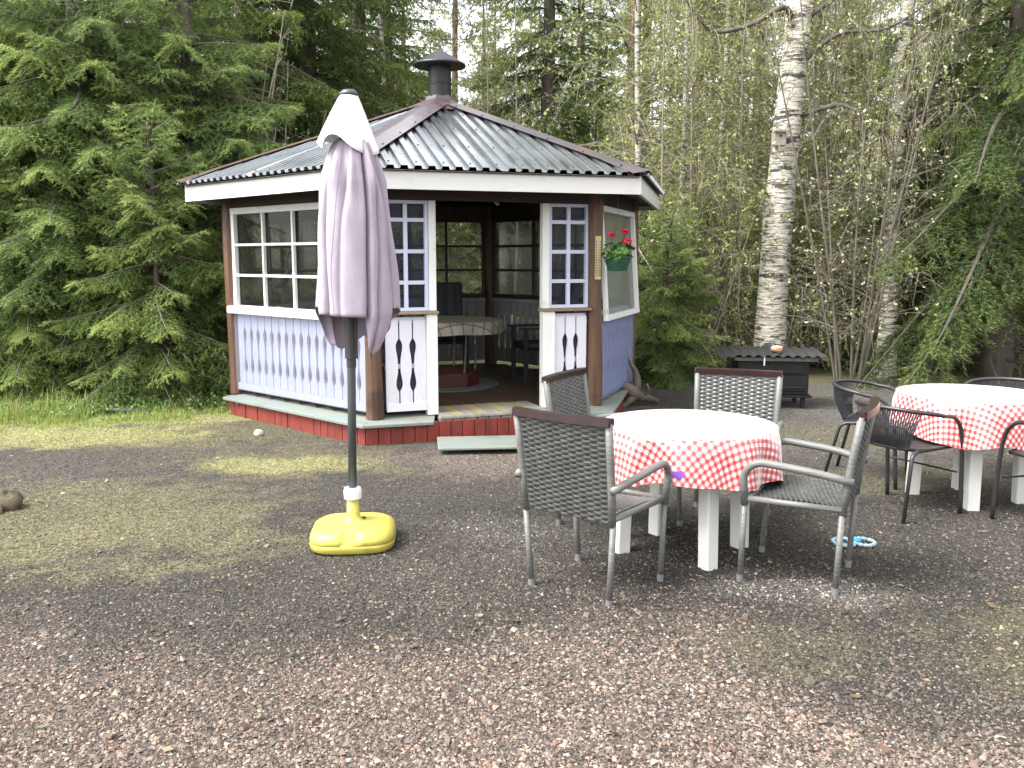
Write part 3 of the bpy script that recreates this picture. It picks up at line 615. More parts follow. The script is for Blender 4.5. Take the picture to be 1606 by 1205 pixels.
MB().tube([(lx(1.0), 0, 1.00), (lx(1.045), 0, 1.045)], .027, 16).build('collar', SCREW, ps); MB().tube([(lx(1.1), 0, 1.05), (lx(1.2), 0, 1.28)], .036, 16).build('runner', SCREW, ps)
CANO = mat('lavender_cloth', (.325, .280, .335), .85, c2=(.285, .245, .297), scale=9, contrast=(.4, .8), bump=.45, bscale=26, bstretch=(1, 1, .3), transl=.10, sheen=.2, c3=(.25, .205, .225), scale3=5, con3=(.62, .78))
VENT = mat('white_cloth', (.74, .73, .71), .8, c2=(.68, .67, .65), scale=7, contrast=(.5, .8), bump=.06, bscale=300, transl=.12)
prr = random.Random(5)
NA = 300; NVv = 60
def hem(a):          # bottom height around the canopy; a=-pi/2 faces the viewer
    keys = [(-3.14, 1.34), (-2.6, 1.30), (-2.0, 1.295), (-1.12, 1.285), (-1.06, 1.12), (-.92, 1.075), (-.75, 1.10), (-.5, 1.19), (-.3, 1.28), (-.15, 1.33), (.3, 1.30), (.7, 1.2), (1.0, 1.13), (1.5, 1.16), (1.9, 1.10), (2.3, 1.09), (2.75, 1.12), (2.95, 1.24), (3.15, 1.33)]
    for (a0, z0), (a1, z1) in zip(keys, keys[1:]):
        if a0 <= a <= a1: t = (a-a0)/(a1-a0); return z0+(z1-z0)*t
    return 1.3
CREASE = [(-2.85, .24, .08, .1, .03), (-2.28, .36, .06, -.14, .03), (-1.74, .10, .07, .14, .05), (-1.04, .42, .045, .16, .02), (-.70, .20, .06, .34, .03), (-.25, .32, .07, .14, .03), (.5, .3, .12, 0, .03), (1.2, .3, .12, .1, .02), (1.9, .3, .12, -.1, .02), (2.6, .3, .12, 0, .02)]
def canopy(i, j):
    a = -PI+2*PI*i/NA; s = j/(NVv-1); z1 = 2.235; z0 = hem(a); z = z1+(z0-z1)*s
    Rz = np.interp(z, [1.05, 1.15, 1.3, 1.5, 1.8, 2.0, 2.08, 2.15, 2.2, 2.235], [.142, .174, .208, .204, .190, .175, .153, .128, .105, .07])
    soft = min(1, (z1-z)/.10); dip = 0.; bul = 0.
    for (ac, dp, wd, sl_, wv) in CREASE:
        c_ = ac+sl_*(z-1.65)+wv*math.sin(z*6+ac*3); x_ = (a-c_+PI) % (2*PI)-PI
        dip += dp*math.exp(-abs(x_/wd)**1.3)*(.75+.5*math.exp(-((z-2.02)/.12)**2))
    top = math.exp(-((z-2.05)/.13)**2)
    r = Rz*(1.04-min(.55, dip)*soft+.04*math.sin(3*a+z*4+1)*soft+top*(.07*math.sin(9*a+2)+.04*math.sin(15*a+z*9)))
    r += .004*math.sin(a*9+z*13)*soft
    sx = np.interp(z, [1.25, 1.5, 2.1], [1.13, 1.05, .84]) if math.cos(a) > 0 else 1.0
    return (lx(z)+.026+r*math.cos(a)*sx, r*math.sin(a), z)
MB().grid(canopy, NA, NVv, True).build('canopy', CANO, ps, smooth=True, solid=.003)
for ac in (-1.95, -.88, -.45):
    P_ = []
    for q in range(24):
        i_ = (ac+.05*math.sin(q*.3)+PI)/(2*PI)*NA; v_ = Vector(canopy(i_, 4+(NVv-5)*q/23)); P_.append(v_+Vector((math.cos(ac), math.sin(ac), 0))*.002)
    MB().tube(P_, .0022, 5).build('seam', CANO, ps)
for ac in (-2.6, -.9, -.2):
    v_ = Vector(canopy((ac+PI)/(2*PI)*NA, NVv-1)); MB().tube([v_+Vector((0, 0, .015)), v_+Vector((.004, -.002, -.012))], .006, 8).build('rib_tip', SCREW, ps)
for a in (-2.4, -2.0, -1.0, .2, 1.2, 2.2): MB().tube([(lx(1.3)+.03*math.cos(a), .03*math.sin(a), 1.28), (lx(1.9)+.10*math.cos(a), .10*math.sin(a), 1.9)], .006, 6).build('rib', SCREW, ps)
def vent(i, j):
    a = -PI+2*PI*i/96; s = j/13
    zb = 2.180-.035*math.sin(a*1+.3)*0-.030*math.cos(a-.0)+.030*math.sin(3*a+.4)-.012*math.cos(5*a); z = 2.452+(zb-2.452)*s
    r = .043+.112*s**.9*(1+.10*math.sin(3*a+.4)*s)+.010*s*math.cos(6*a)
    return (lx(z)-.012*s+r*math.cos(a), r*math.sin(a), z)
MB().grid(vent, 96, 14, True).build('vent_flap', VENT, ps, smooth=True, solid=.003)
MB().lathe([(.0, 2.44), (.05, 2.445), (.052, 2.458), (.032, 2.476), (.0, 2.482)], 20, (lx(2.45), 0)).build('finial', POLEM, ps, smooth=True)

# ---------------------------------------------------------------- round tables
TW = mat('white_table_paint', (.62, .62, .58), .45, c2=(.52, .52, .48), scale=7, stretch=(1, 1, .3), contrast=(.5, .8), bump=.1, bscale=50, bstretch=(1, 1, .1))
def round_table(c, legs, R, label):
    t = empty('round_table', (c[0], c[1], 0)); tag(t, label, 'table', 'white round garden tables')
    for (x, y) in legs:
        dx, dy = x-c[0], y-c[1]; a = math.atan2(dy, dx); Mx = Matrix.Translation((dx, dy, 0)) @ Matrix.Rotation(a+.35, 4, 'Z')
        ln = MB().quadbox([(-.038, -.038, -.012), (.038, -.038, -.012), (.038, .038, -.012), (-.038, .038, -.012), (-.058, -.040, .67), (.022, -.040, .67), (.022, .040, .67), (-.058, .040, .67)])
        ln.build('leg', TW, t, matrix=Mx, bevel=.008)
    MB().lathe([(0, .6705), (R-.015, .6705), (R, .682), (R, .698), (R-.01, .703), (0, .703)], 48).build('table_top', TW, t)
    MB().lathe([(R*.62, .63), (R*.62, .67), (R*.58, .67), (R*.58, .63), (R*.62, .63)], 8).build('apron', TW, t)
    return t
GING = clothmat('red_gingham_oilcloth', (.70, .68, .66), (.58, .17, .16), (.38, .022, .028), .037, .5, .30, 1.0, 1.0)
T1 = (.955, 4.72); round_table(T1, [(1.02, 4.43), (.60, 4.70), (1.27, 4.77), (.85, 5.02)], .45, 'white round wooden table standing between the grey wicker chairs')
tc1 = tablecloth('gingham_tablecloth', .468, .25, .710, 9, GING, (T1[0], T1[1], 0), 11, .55); tag(tc1, 'red and white gingham tablecloth with purple mark between wicker chairs', 'tablecloth', 'red gingham tablecloths')
T2 = (3.05, 5.78); round_table(T2, [(2.94, 5.50), (2.75, 5.92), (3.12, 6.02), (3.34, 5.66)], .46, 'white round wooden table standing among the black bistro chairs')
tc2 = tablecloth('gingham_tablecloth', .475, .25, .712, 9, GING, (T2[0], T2[1], 0), 23, .9); tag(tc2, 'red and white gingham tablecloth on table among black bistro chairs', 'tablecloth', 'red gingham tablecloths')
# purple flower mark on the first cloth
def purple():
    me = tc1.data; best = None; tgt = (1062, 745); Mw = tc1.matrix_world if False else (Matrix.Translation((T1[0], T1[1], 0)) @ Matrix.Rotation(.55, 4, 'Z'))
    for v in me.vertices:
        p = Mw @ v.co; d = p.y*math.cos(PITCH)-(p.z-CAMH)*math.sin(PITCH); uu = p.y*math.sin(PITCH)+(p.z-CAMH)*math.cos(PITCH)
        q = (803+FPX*p.x/d-tgt[0])**2+(602.5-FPX*uu/d-tgt[1])**2
        if p.y < T1[1] and (best is None or q < best[0]): best = (q, v.index)
    v = me.vertices[best[1]]; nrm = v.normal.copy(); 
    if nrm.dot(Mw.inverted().to_3x3() @ Vector((0, -1, 0))) < 0: nrm = -nrm
    up = Vector((0, 0, 1)); up = (up-nrm*up.dot(nrm)).normalized(); sd_ = up.cross(nrm); c = v.co+nrm*.004; mb = MB(); n = 20
    mb.v = [tuple(c)]+[tuple(c+(sd_*math.cos(q*2*PI/n)*.034+up*math.sin(q*2*PI/n)*.021)*(1+.22*math.cos(5*q*2*PI/n+.5))) for q in range(n)]; mb.f = [(0, q+1, (q+1) % n+1) for q in range(n)]
    o = len(mb.v); mb.v += [tuple(c-up*.01-sd_*.003), tuple(c-up*.028-sd_*.001), tuple(c-up*.028+sd_*.001), tuple(c-up*.01+sd_*.003)]; mb.f.append((o, o+1, o+2, o+3))
    q = mb.build('purple_mark', mat('purple_print', (.1560, .0420, .3000), .5), tc1); q['label'] = 'purple flower mark'
purple()

# ---------------------------------------------------------------- grey wicker chairs
WICK = mat('grey_wicker', (.0558, .0576, .0540), .42, c2=(.0945, .0963, .0900), scale=25, contrast=(.4, .75), rnd=.06, spec=.5)
WICKL = mat('grey_wrapped_tube', (.1025, .1033, .0984), .45, c2=(.1353, .1353, .1271), scale=30, stretch=(.2, .2, 3), bump=.35, bscale=60, bstretch=(.1, .1, 2.2))
BRN = mat('brown_plastic_rail', (.0154, .0070, .0070), .3, c2=(.0238, .0112, .0105), scale=8, spec=.6)
FOOT = mat('grey_foot_cap', (.1275, .1275, .1232), .6)
def weave(S, u0, u1, rows, stakes, amp, hw, th):
    """rows of flat strands that pass over and under upright stakes; S(u, v) -> (point, normal, up)"""
    V = []; F = []; K = stakes*3+1
    for r in range(rows):
        v = (r+.5)/rows; o = len(V)
        for i in range(K):
            u_ = u0+(u1-u0)*i/(K-1); p, nn, up = S(u_, v); off = amp*math.cos(PI*(i/3)+PI*(r % 2)); 
            c = p+nn*off
            for a, b in ((1, 0), (0, 1), (-1, 0), (0, -1)): V.append(tuple(c+up*(a*hw)+nn*(b*th)))
        for i in range(K-1):
            for j in range(4): F.append((o+i*4+j, o+i*4+(j+1) % 4, o+i*4+4+(j+1) % 4, o+i*4+4+j))
    mb = MB(); mb.v = V; mb.f = F; return mb
def wicker_chair():
    t = empty('wicker_chair')
    # x: right, y: forward (facing +y); origin on the ground at the centre
    yb = -.215; yf = .20
    def backS(u_, v):
        z = .40+.475*v; hw = .243+.012*v; y = yb-.065*max(v,0)**1.15-.02*(1-u_*u_)*v; p = Vector((u_*hw, y, z)); return p, Vector((0, -1, -.30)).normalized(), Vector((0, -.30, 1)).normalized()
    def seatS(u_, v): y = yb+.435*v; hw = .245+.015*v; return Vector((u_*hw, y, .432-.016*(1-u_*u_)+.012*math.sin(v*PI))), Vector((0, 0, 1)), Vector((0, 1, 0))
    weave(backS, -1, 1, 38, 13, .0050, .0092, .0030).build('back_weave', WICK, t)
    weave(seatS, -1, 1, 36, 12, .0038, .0092, .0026).build('seat_weave', WICK, t)
    sk = MB()
    for q in range(13):
        u_ = -1+2*(q+.5)/13; sk.tube([tuple(backS(u_, v)[0]) for v in (0, .5, 1)], .004, 5); sk.tube([tuple(seatS(u_, v)[0]) for v in (0, .5, 1)], .004, 5)
    sk.build('stakes', WICK, t)
    # apron strips wrapped round the seat edge
    for s in (-1, 1): MB().tube([(s*.25, yb, .425), (s*.262, yf+.02, .43)], .016, 8).build('seat_rail', WICKL, t, smooth=True)
    MB().tube(fillet([(-.262, yf+.02, .43), (.262, yf+.02, .43)]), .016, 8).build('seat_rail', WICKL, t, smooth=True)
    for s in (-1, 1):
        b0 = [(s*.222, yb+.015, -.005), (s*.247, yb, .40)]+[tuple(backS(s*1.0, v)[0]) for v in (.33, .66, 1.0)]
        MB().tube([(s*.222, yb+.015, .0), (s*.247, yb, .40)], .0150, 10).build('leg', WICKL, t, smooth=True)
        MB().tube([tuple(backS(s*1.0, v)[0]) for v in (-.02, .33, .66, 1.0)], .0185, 8).build('back_post', WICKL, t, smooth=True)
        MB().tube([(s*.222, yb+.015, -.02), (s*.2235, yb+.014, .035)], .017, 10).build('foot_cap', FOOT, t)
        arm = fillet([(s*.265, yb-.045, .565), (s*.292, yb+.12, .60), (s*.292, yf-.02, .625), (s*.280, yf+.045, .56), (s*.265, yf+.035, .40)], .10, 6)
        MB().tube(arm, [.019]*len(arm), 10).build('armrest', WICKL, t, smooth=True)
        MB().tube([(s*.245, yf+.05, .0), (s*.265, yf+.035, .41)], .0150, 10).build('leg', WICKL, t, smooth=True)
        MB().tube([(s*.244, yf+.05, -.02), (s*.246, yf+.05, .035)], .017, 10).build('foot_cap', FOOT, t)
    MB().grid(lambda i, j: (lambda p: (p.x*1.045, p.y+(-.022, .020, .026, -.020, -.022)[j], p.z+(-.012, -.010, .022, .024, -.012)[j]))(backS(-1+i/8, 1.0)[0]), 17, 5).build('top_rail', BRN, t, smooth=False)
    for s in (-1, 1):
        p = backS(s, 1.0)[0]; MB().tube([(p.x*1.03, p.y+.002, p.z+.005), (p.x*1.055, p.y+.002, p.z+.005)], .022, 12).build('end_cap', BRN, t)
    return t
wc = wicker_chair()
WL = [((.395, 4.20), math.atan2(.80, .62), 'grey wicker armchair turned with its dark woven back towards the parasol foot'),
      ((1.475, 4.345), math.atan2(.23, -.43), 'grey wicker armchair beside the rope ring toy'),
      ((.57, 5.28), math.atan2(-.50, .85), 'grey wicker armchair between gingham table and gazebo step'),
      ((1.33, 5.30), math.atan2(-.86, -.34), 'grey wicker armchair between gingham table and black iron stove')]
for i, (p, a, lab) in enumerate(WL):
    c = wc if i == 0 else copy_tree(wc); c.location = (p[0], p[1], 0); c.rotation_euler = (0, 0, a-PI/2); tag(c, lab, 'chair', 'grey wicker armchairs')

# ---------------------------------------------------------------- black bistro chairs
BLKT = mat('black_lacquer_tube', (.022, .020, .022), .38, spec=.5); BLKW = mat('black_woven_plastic', (.022, .023, .027), .45, c2=(.034, .035, .04), scale=40)
def bistro_chair():
    t = empty('bistro_chair')
    ring = [(-.27, .22, 0), (-.275, .18, .48), (-.28, .10, .62), (-.285, -.02, .648)]+[(.285*math.sin(a), -.04-.235*math.cos(a)*1.0, .655+.035*math.cos(a)) for a in np.linspace(-PI/2*.92, PI/2*.92, 9)]+[(.285, -.02, .648), (.28, .10, .62), (.275, .18, .48), (.27, .22, 0)]
    rp = smoothpath(ring, 4); MB().tube(rp, .0135, 10).build('arm_hoop', BLKT, t, smooth=True)
    for s in (-1, 1):
        rl = fillet([(s*.24, -.275, 0), (s*.205, -.185, .40), (s*.20, -.14, .425), (s*.215, .18, .43)], .05, 4); MB().tube(rl, .012, 8).build('leg', BLKT, t, smooth=True)
    fr = [(.215*math.cos(a)*(abs(math.cos(a))**-.3 if abs(math.cos(a)) > .05 else 1), .02+.20*math.sin(a)*(abs(math.sin(a))**-.3 if abs(math.sin(a)) > .05 else 1), .430) for a in np.linspace(0, 2*PI, 33)]
    MB().tube(fr, .012, 8, cap=False).build('seat_frame', BLKT, t, smooth=True)
    MB().tube([(-.245, .19, .27), (.245, .19, .27)], .007, 6).build('stretcher', BLKT, t)
    sm = MB()
    for i in range(34):
        y = -.175+.39*i/33; hw = .21 if abs(y-.02) < .15 else .21-(abs(y-.02)-.15)*1.2; sm.tube([(-hw, y, .436), (-hw*.4, y, .428), (hw*.4, y, .428), (hw, y, .436)], .0056, 4)
    sm.build('seat_weave', BLKW, t)
    bw = MB(); lo = []
    nst = 36
    def bs(q, v):
        a = (q-.5)*2*1.02; top = Vector((.282*math.sin(a), -.04-.232*math.cos(a), .655+.035*math.cos(a))); bot = Vector((.20*math.sin(a*.95), -.155-.03*math.cos(a), .432)); p = bot.lerp(top, v); p.y -= .03*math.sin(v*PI)*math.cos(a); return p
    for i in range(nst): bw.tube([tuple(bs(i/(nst-1), v)) for v in (0, .25, .5, .75, 1)], .0046, 4)
    for v in list(np.linspace(.03, .30, 10))+list(np.linspace(.52, .70, 6)): bw.tube([tuple(bs(q, v)+Vector((0, .004, 0))) for q in np.linspace(0, 1, 15)], .004, 4)
    bw.build('back_weave', BLKW, t)
    return t
bc = bistro_chair()
BL = [((2.63, 6.36), math.atan2(-.52, .85), 'black bistro chair with woven back near the iron stove, turned sideways to the gingham table'),
      ((2.50, 5.54), math.atan2(.48, .88), 'black bistro chair close behind the wicker armchair by the rope ring'),
      ((3.28, 5.15), math.atan2(.95, -.25), 'black bistro chair on the near side of table, farthest from the gazebo'),
      ((3.63, 6.42), math.atan2(-.8, -.6), 'black bistro chair mostly hidden behind the cloth-covered table')]
for i, (p, a, lab) in enumerate(BL):
    c = bc if i == 0 else copy_tree(bc); c.location = (p[0], p[1], 0); c.rotation_euler = (0, 0, a-PI/2); tag(c, lab, 'chair', 'black bistro chairs')

# ---------------------------------------------------------------- small things in the yard
# iron stove with corrugated lid
sv = empty('iron_stove', (2.82, 9.62, 0), -.12); tag(sv, 'black cast-iron stove under a small corrugated sheet roof at forest edge', 'stove')
IRON = mat('black_iron', (.0054, .0054, .0059), .5, .4, c2=(.0099, .0095, .0090), scale=9); 
MB().box(-.37, .37, -.25, .25, .15, .52).build('firebox', IRON, sv, bevel=.008)
MB().box(-.40, .40, -.29, .28, .125, .149).build('base_plate', IRON, sv, bevel=.004)
for x in (-.34, .30):
    for y in (-.24, .20): MB().box(x, x+.04, y, y+.04, -.03, .124).build('leg', IRON, sv)
d_ = MB().box(.02, .34, -.262, -.251, .19, .35).build('oven_door', IRON, sv, bevel=.006); MB().tube(fillet([(.06, -.262, .235), (.06, -.30, .235), (.30, -.30, .235), (.30, -.262, .235)], .01), .008, 6).build('handle', STEEL if False else IRON, d_)
d_ = MB().box(.02, .34, -.262, -.251, .37, .47).build('fire_door', IRON, sv, bevel=.006); MB().tube(fillet([(.12, -.262, .40), (.12, -.285, .40), (.24, -.285, .40), (.24, -.262, .40)], .008), .006, 6).build('handle', IRON, d_)
d_ = MB().box(-.34, -.02, -.262, -.251, .19, .47).build('ash_door', IRON, sv, bevel=.006)
MB().box(-.42, .44, -.315, -.28, .515, .555).build('front_batten', mat('dark_weathered_board', (.045, .038, .033), .7, c2=(.07, .06, .05), scale=12), sv, bevel=.004)
MB().box(-.42, .44, .27, .30, .535, .57).build('rear_batten', IRON, sv)
n = 60; MB().grid(lambda i, j: (-.58+1.10*i/n, -.34+.72*j, .572+.03*j+.013*math.cos(i*2*PI/5.5)+(-.03 if i < 10 and j == 0 else 0)*(1-i/10)), n+1, 2).build('corrugated_lid', mat('black_roofing_sheet', (.0098, .0098, .0105), .8, c2=(.0168, .0168, .0168), scale=6), sv, smooth=True, solid=.004)
MB().tube([(-.11, -.318, .57), (-.11, -.325, .52), (-.11, -.32, .47)], .008, 6).build('poker_handle', WHITE, sv)
o = rock('lid_stone', (2.84, 9.47, .632), (.075, .05, .034), mat('orange_white_stone', (.42, .37, .32), .7, c2=(.42, .22, .12), scale=7, contrast=(.45, .55)), 9); tag(o, 'orange and white stone weighing down the stove lid', 'stone')
# rope ring toy
rt = empty('rope_toy', (1.915, 4.79, .01)); rt.scale = (.86, .86, .9); tag(rt, 'white and blue rope ring dog toy on gravel', 'dog toy')
ROPE = mat('white_blue_rope', (.30, .35, .37), .8, c2=(.10, .20, .28), scale=70, contrast=(.45, .6)); BLU = mat('bright_blue_plastic', (.02, .30, .58), .4)
for cx, rx in ((-.062, .068), (.066, .066)):
    P = [(cx+rx*math.cos(a), .075*math.sin(a), .012) for a in np.linspace(0, 2*PI, 40)]; MB().tube(P, [.0115+.0025*math.sin(i*2.1) for i in range(40)], 8, cap=False).build('rope_loop', ROPE, rt)
MB().tube([(-.045, -.01, .014), (0, .0, .02), (.048, .012, .014)], [.016, .021, .016], 10).build('blue_grip', BLU, rt, smooth=True)
# driftwood root by the gazebo
DRW = mat('grey_driftwood', (.1200, .1000, .0720), .8, c2=(.0520, .0336, .0240), scale=6, stretch=(1, 1, 1), contrast=(.4, .62), bump=.4, bscale=30, c3=(.2080, .1920, .1520), scale3=5, con3=(.55, .7))
P0 = pix(992, 636); dw = empty('driftwood_root', (P0.x, P0.y, 0)); tag(dw, 'antler-shaped grey and brown driftwood root leaning by gazebo ledge', 'driftwood')
mb = MB(); mb.tube(smoothpath([(.30, .12, .03), (.14, .06, .08), (.02, 0, .13), (-.08, -.05, .21), (-.22, -.10, .27), (-.30, -.13, .325)], 4), np.interp(np.linspace(0, 1, 21), [0, .2, .45, .7, 1], [.02, .05, .075, .045, .005]), 10)
mb.tube(smoothpath([(.02, 0, .10), (.05, .02, .22), (.03, .03, .36), (-.03, .04, .47), (-.07, .05, .56)], 4), np.interp(np.linspace(0, 1, 17), [0, .4, 1], [.06, .04, .006]), 9)
mb.tube(smoothpath([(.02, 0, .12), (-.04, -.05, .06), (-.13, -.09, -.01)], 4), np.interp(np.linspace(0, 1, 9), [0, 1], [.06, .02]), 9)
mb.tube(smoothpath([(.10, .05, .09), (.16, .0, .17), (.15, -.02, .24)], 4), np.interp(np.linspace(0, 1, 9), [0, 1], [.04, .012]), 8)
mb.build('root', DRW, dw, smooth=True)
# stones at the left edge and pale stone by the plinth
STD = mat('dark_mossy_stone', (.045, .036, .027), .9, c2=(.085, .07, .04), scale=16, bump=1., bscale=30); STP = mat('pinkish_stone', (.26, .19, .15), .8, c2=(.20, .155, .125), scale=12, bump=.8, bscale=30, c3=(.12, .11, .08), scale3=9)
tag(rock('boulder', (-3.26, 5.55, .025), (.11, .09, .08), STD, 21), 'dark rough stone beside the pinkish stone on mossy gravel', 'stone'); tag(rock('boulder', (-3.36, 5.42, .025), (.12, .09, .08), STP, 22), 'smooth pinkish stone at the edge of mossy gravel', 'stone')
tag(rock('boulder', (-2.31, 7.93, .015), (.04, .035, .035), PEB, 25), 'single pale round pebble before the red gazebo plinth', 'stone')
hs_ = empty('garden_hose_ring', (-4.2, 9.22, .03)); tag(hs_, 'black ring of plastic pipe lying in grass below the spruces', 'hose')
P = [(.62*math.cos(a), .24*math.sin(a), .015*math.sin(3*a)) for a in np.linspace(0, 2*PI, 60)]; MB().tube(P, .038, 8, cap=False).build('pipe_ring', SCREW, hs_, smooth=True)

# ---------------------------------------------------------------- vegetation
def unit(a): return a/np.maximum(np.linalg.norm(a, axis=-1, keepdims=True), 1e-9)
def frames(d):
    up = np.zeros_like(d); up[..., 2] = 1; par = np.abs(d[..., 2]) > .95; up[par] = (1, 0, 0)
    u_ = unit(np.cross(d, up)); return u_, np.cross(u_, d)
def tubes(P, R, sides=3):
    """P (N,K,3), R (N,K) -> vertices, quads"""
    N, K, _ = P.shape; T = np.empty_like(P); T[:, 1:-1] = P[:, 2:]-P[:, :-2]; T[:, 0] = P[:, 1]-P[:, 0]; T[:, -1] = P[:, -1]-P[:, -2]; T = unit(T); u_, w_ = frames(T)
    a = 2*PI*np.arange(sides)/sides; V = P[:, :, None]+R[:, :, None, None]*(u_[:, :, None]*np.cos(a)[:, None]+w_[:, :, None]*np.sin(a)[:, None])
    I = np.arange(N*K*sides).reshape(N, K, sides); J = np.roll(I, -1, 2)
    F = np.stack([I[:, :-1], J[:, :-1], J[:, 1:], I[:, 1:]], -1).reshape(-1, 4); return V.reshape(-1, 3), F
def cat(parts):
    V = []; F = []; o = 0
    for v, f in parts: V.append(v); F.append(f+o); o += len(v)
    return np.concatenate(V), np.concatenate(F)
def mesh_only(name, V, F, m, colr=None, smooth=False):
    o = bulk(name, V, F, m, colr=colr, smooth=smooth); me = o.data; bpy.data.objects.remove(o); return me
def brush(n, spread=.24, wid=.04):
    V = []; F = []
    for q in range(n):
        t = (q+.3)/n*.9; a = q*2.399; c, s = math.cos(a), math.sin(a); o = len(V)
        V += [(t-wid, -.12*s, .12*c), (t+wid, .12*s, -.12*c), (t+spread, c, s)]; F.append((o, o+1, o+2))
    return np.array(V), np.array(F)
def place_brush(pos, d, ln, rad, tmpl, cols):
    TV, TF = tmpl; u_, w_ = frames(d); n = len(pos)
    V = pos[:, None]+d[:, None]*(TV[None, :, :1]*ln[:, None, None])+u_[:, None]*(TV[None, :, 1:2]*rad[:, None, None])+w_[:, None]*(TV[None, :, 2:3]*rad[:, None, None])
    F = (TF[None]+len(TV)*np.arange(n)[:, None, None]).reshape(-1, 3); return V.reshape(-1, 3), F, np.repeat(cols, len(TV), 0)
SPN = mat('spruce_needles', (.06, .1, .03), .55, attr=True, transl=.40, spec=.3); BARK = mat('spruce_bark', (.06, .045, .035), .9, c2=(.10, .085, .07), scale=9, stretch=(1, 1, .3), bump=.6, bscale=25, bstretch=(1, 1, .3))
PINEB = mat('pine_bark', (.17, .10, .06), .9, c2=(.10, .075, .06), scale=6, stretch=(1, 1, .3), bump=.5, bscale=20); TWIG = mat('grey_brown_twigs', (.16, .135, .10), .8, c2=(.24, .215, .165), scale=3)
LEAFM = mat('spring_leaves', (.1, .15, .03), .5, attr=True, transl=.35, spec=.3)
WSTEM = mat('willow_bark', (.085, .072, .052), .8, c2=(.13, .115, .085), scale=3)
def birchmat():
    m = bpy.data.materials.new('birch_bark'); m.use_nodes = True; n = m.node_tree.nodes; l = m.node_tree.links; b = n['Principled BSDF']; b.inputs['Roughness'].default_value = .75
    tc = n.new('ShaderNodeTexCoord')
    def nz(sc, st, det, lo, hi):
        mp = n.new('ShaderNodeMapping'); mp.inputs['Scale'].default_value = st; l.new(tc.outputs['Object'], mp.inputs[0]); t = n.new('ShaderNodeTexNoise'); t.inputs['Scale'].default_value = sc; t.inputs['Detail'].default_value = det; t.inputs['Roughness'].default_value = .65; l.new(mp.outputs[0], t.inputs[0])
        r = n.new('ShaderNodeMapRange'); r.inputs['From Min'].default_value = lo; r.inputs['From Max'].default_value = hi; l.new(t.outputs[0], r.inputs[0]); return r.outputs[0]
    def mx(f, a, c):
        x = n.new('ShaderNodeMix'); x.data_type = 'RGBA'; l.new(f, x.inputs[0])
        if hasattr(a, 'is_output'): l.new(a, x.inputs[6])
        else: x.inputs[6].default_value = (*a, 1)
        x.inputs[7].default_value = (*c, 1); return x.outputs[2]
    c = mx(nz(5, (1, 1, 2.5), 4, .35, .7), (.56, .53, .45), (.36, .335, .28))
    c = mx(nz(5.5, (1.0, 1.0, 8), 5, .50, .58), c, (.10, .085, .07)); c = mx(nz(3.2, (1, 1, 3.6), 6, .545, .60), c, (.045, .04, .036))
    l.new(c, b.inputs['Base Color']); bp = n.new('ShaderNodeBump'); bp.inputs['Strength'].default_value = .6; bp.inputs['Distance'].default_value = .02; l.new(nz(9, (1, 1, 4), 5, .3, .8), bp.inputs['Height']); l.new(bp.outputs[0], b.inputs['Normal']); return m
BIRCH = birchmat()
PROTO = {}
def trunk_mesh(name, pts, rad, n, m, seed=0):
    P = smoothpath(pts, 5); k = len(P); rr = np.interp(np.linspace(0, 1, k), np.linspace(0, 1, len(rad)), rad); rg = random.Random(seed)
    mb = MB(); mb.tube(P, list(rr*(1+np.array([rg.uniform(-.04, .04) for _ in range(k)]))), n); me = mb.mesh(name, True); me.materials.append(m); return me
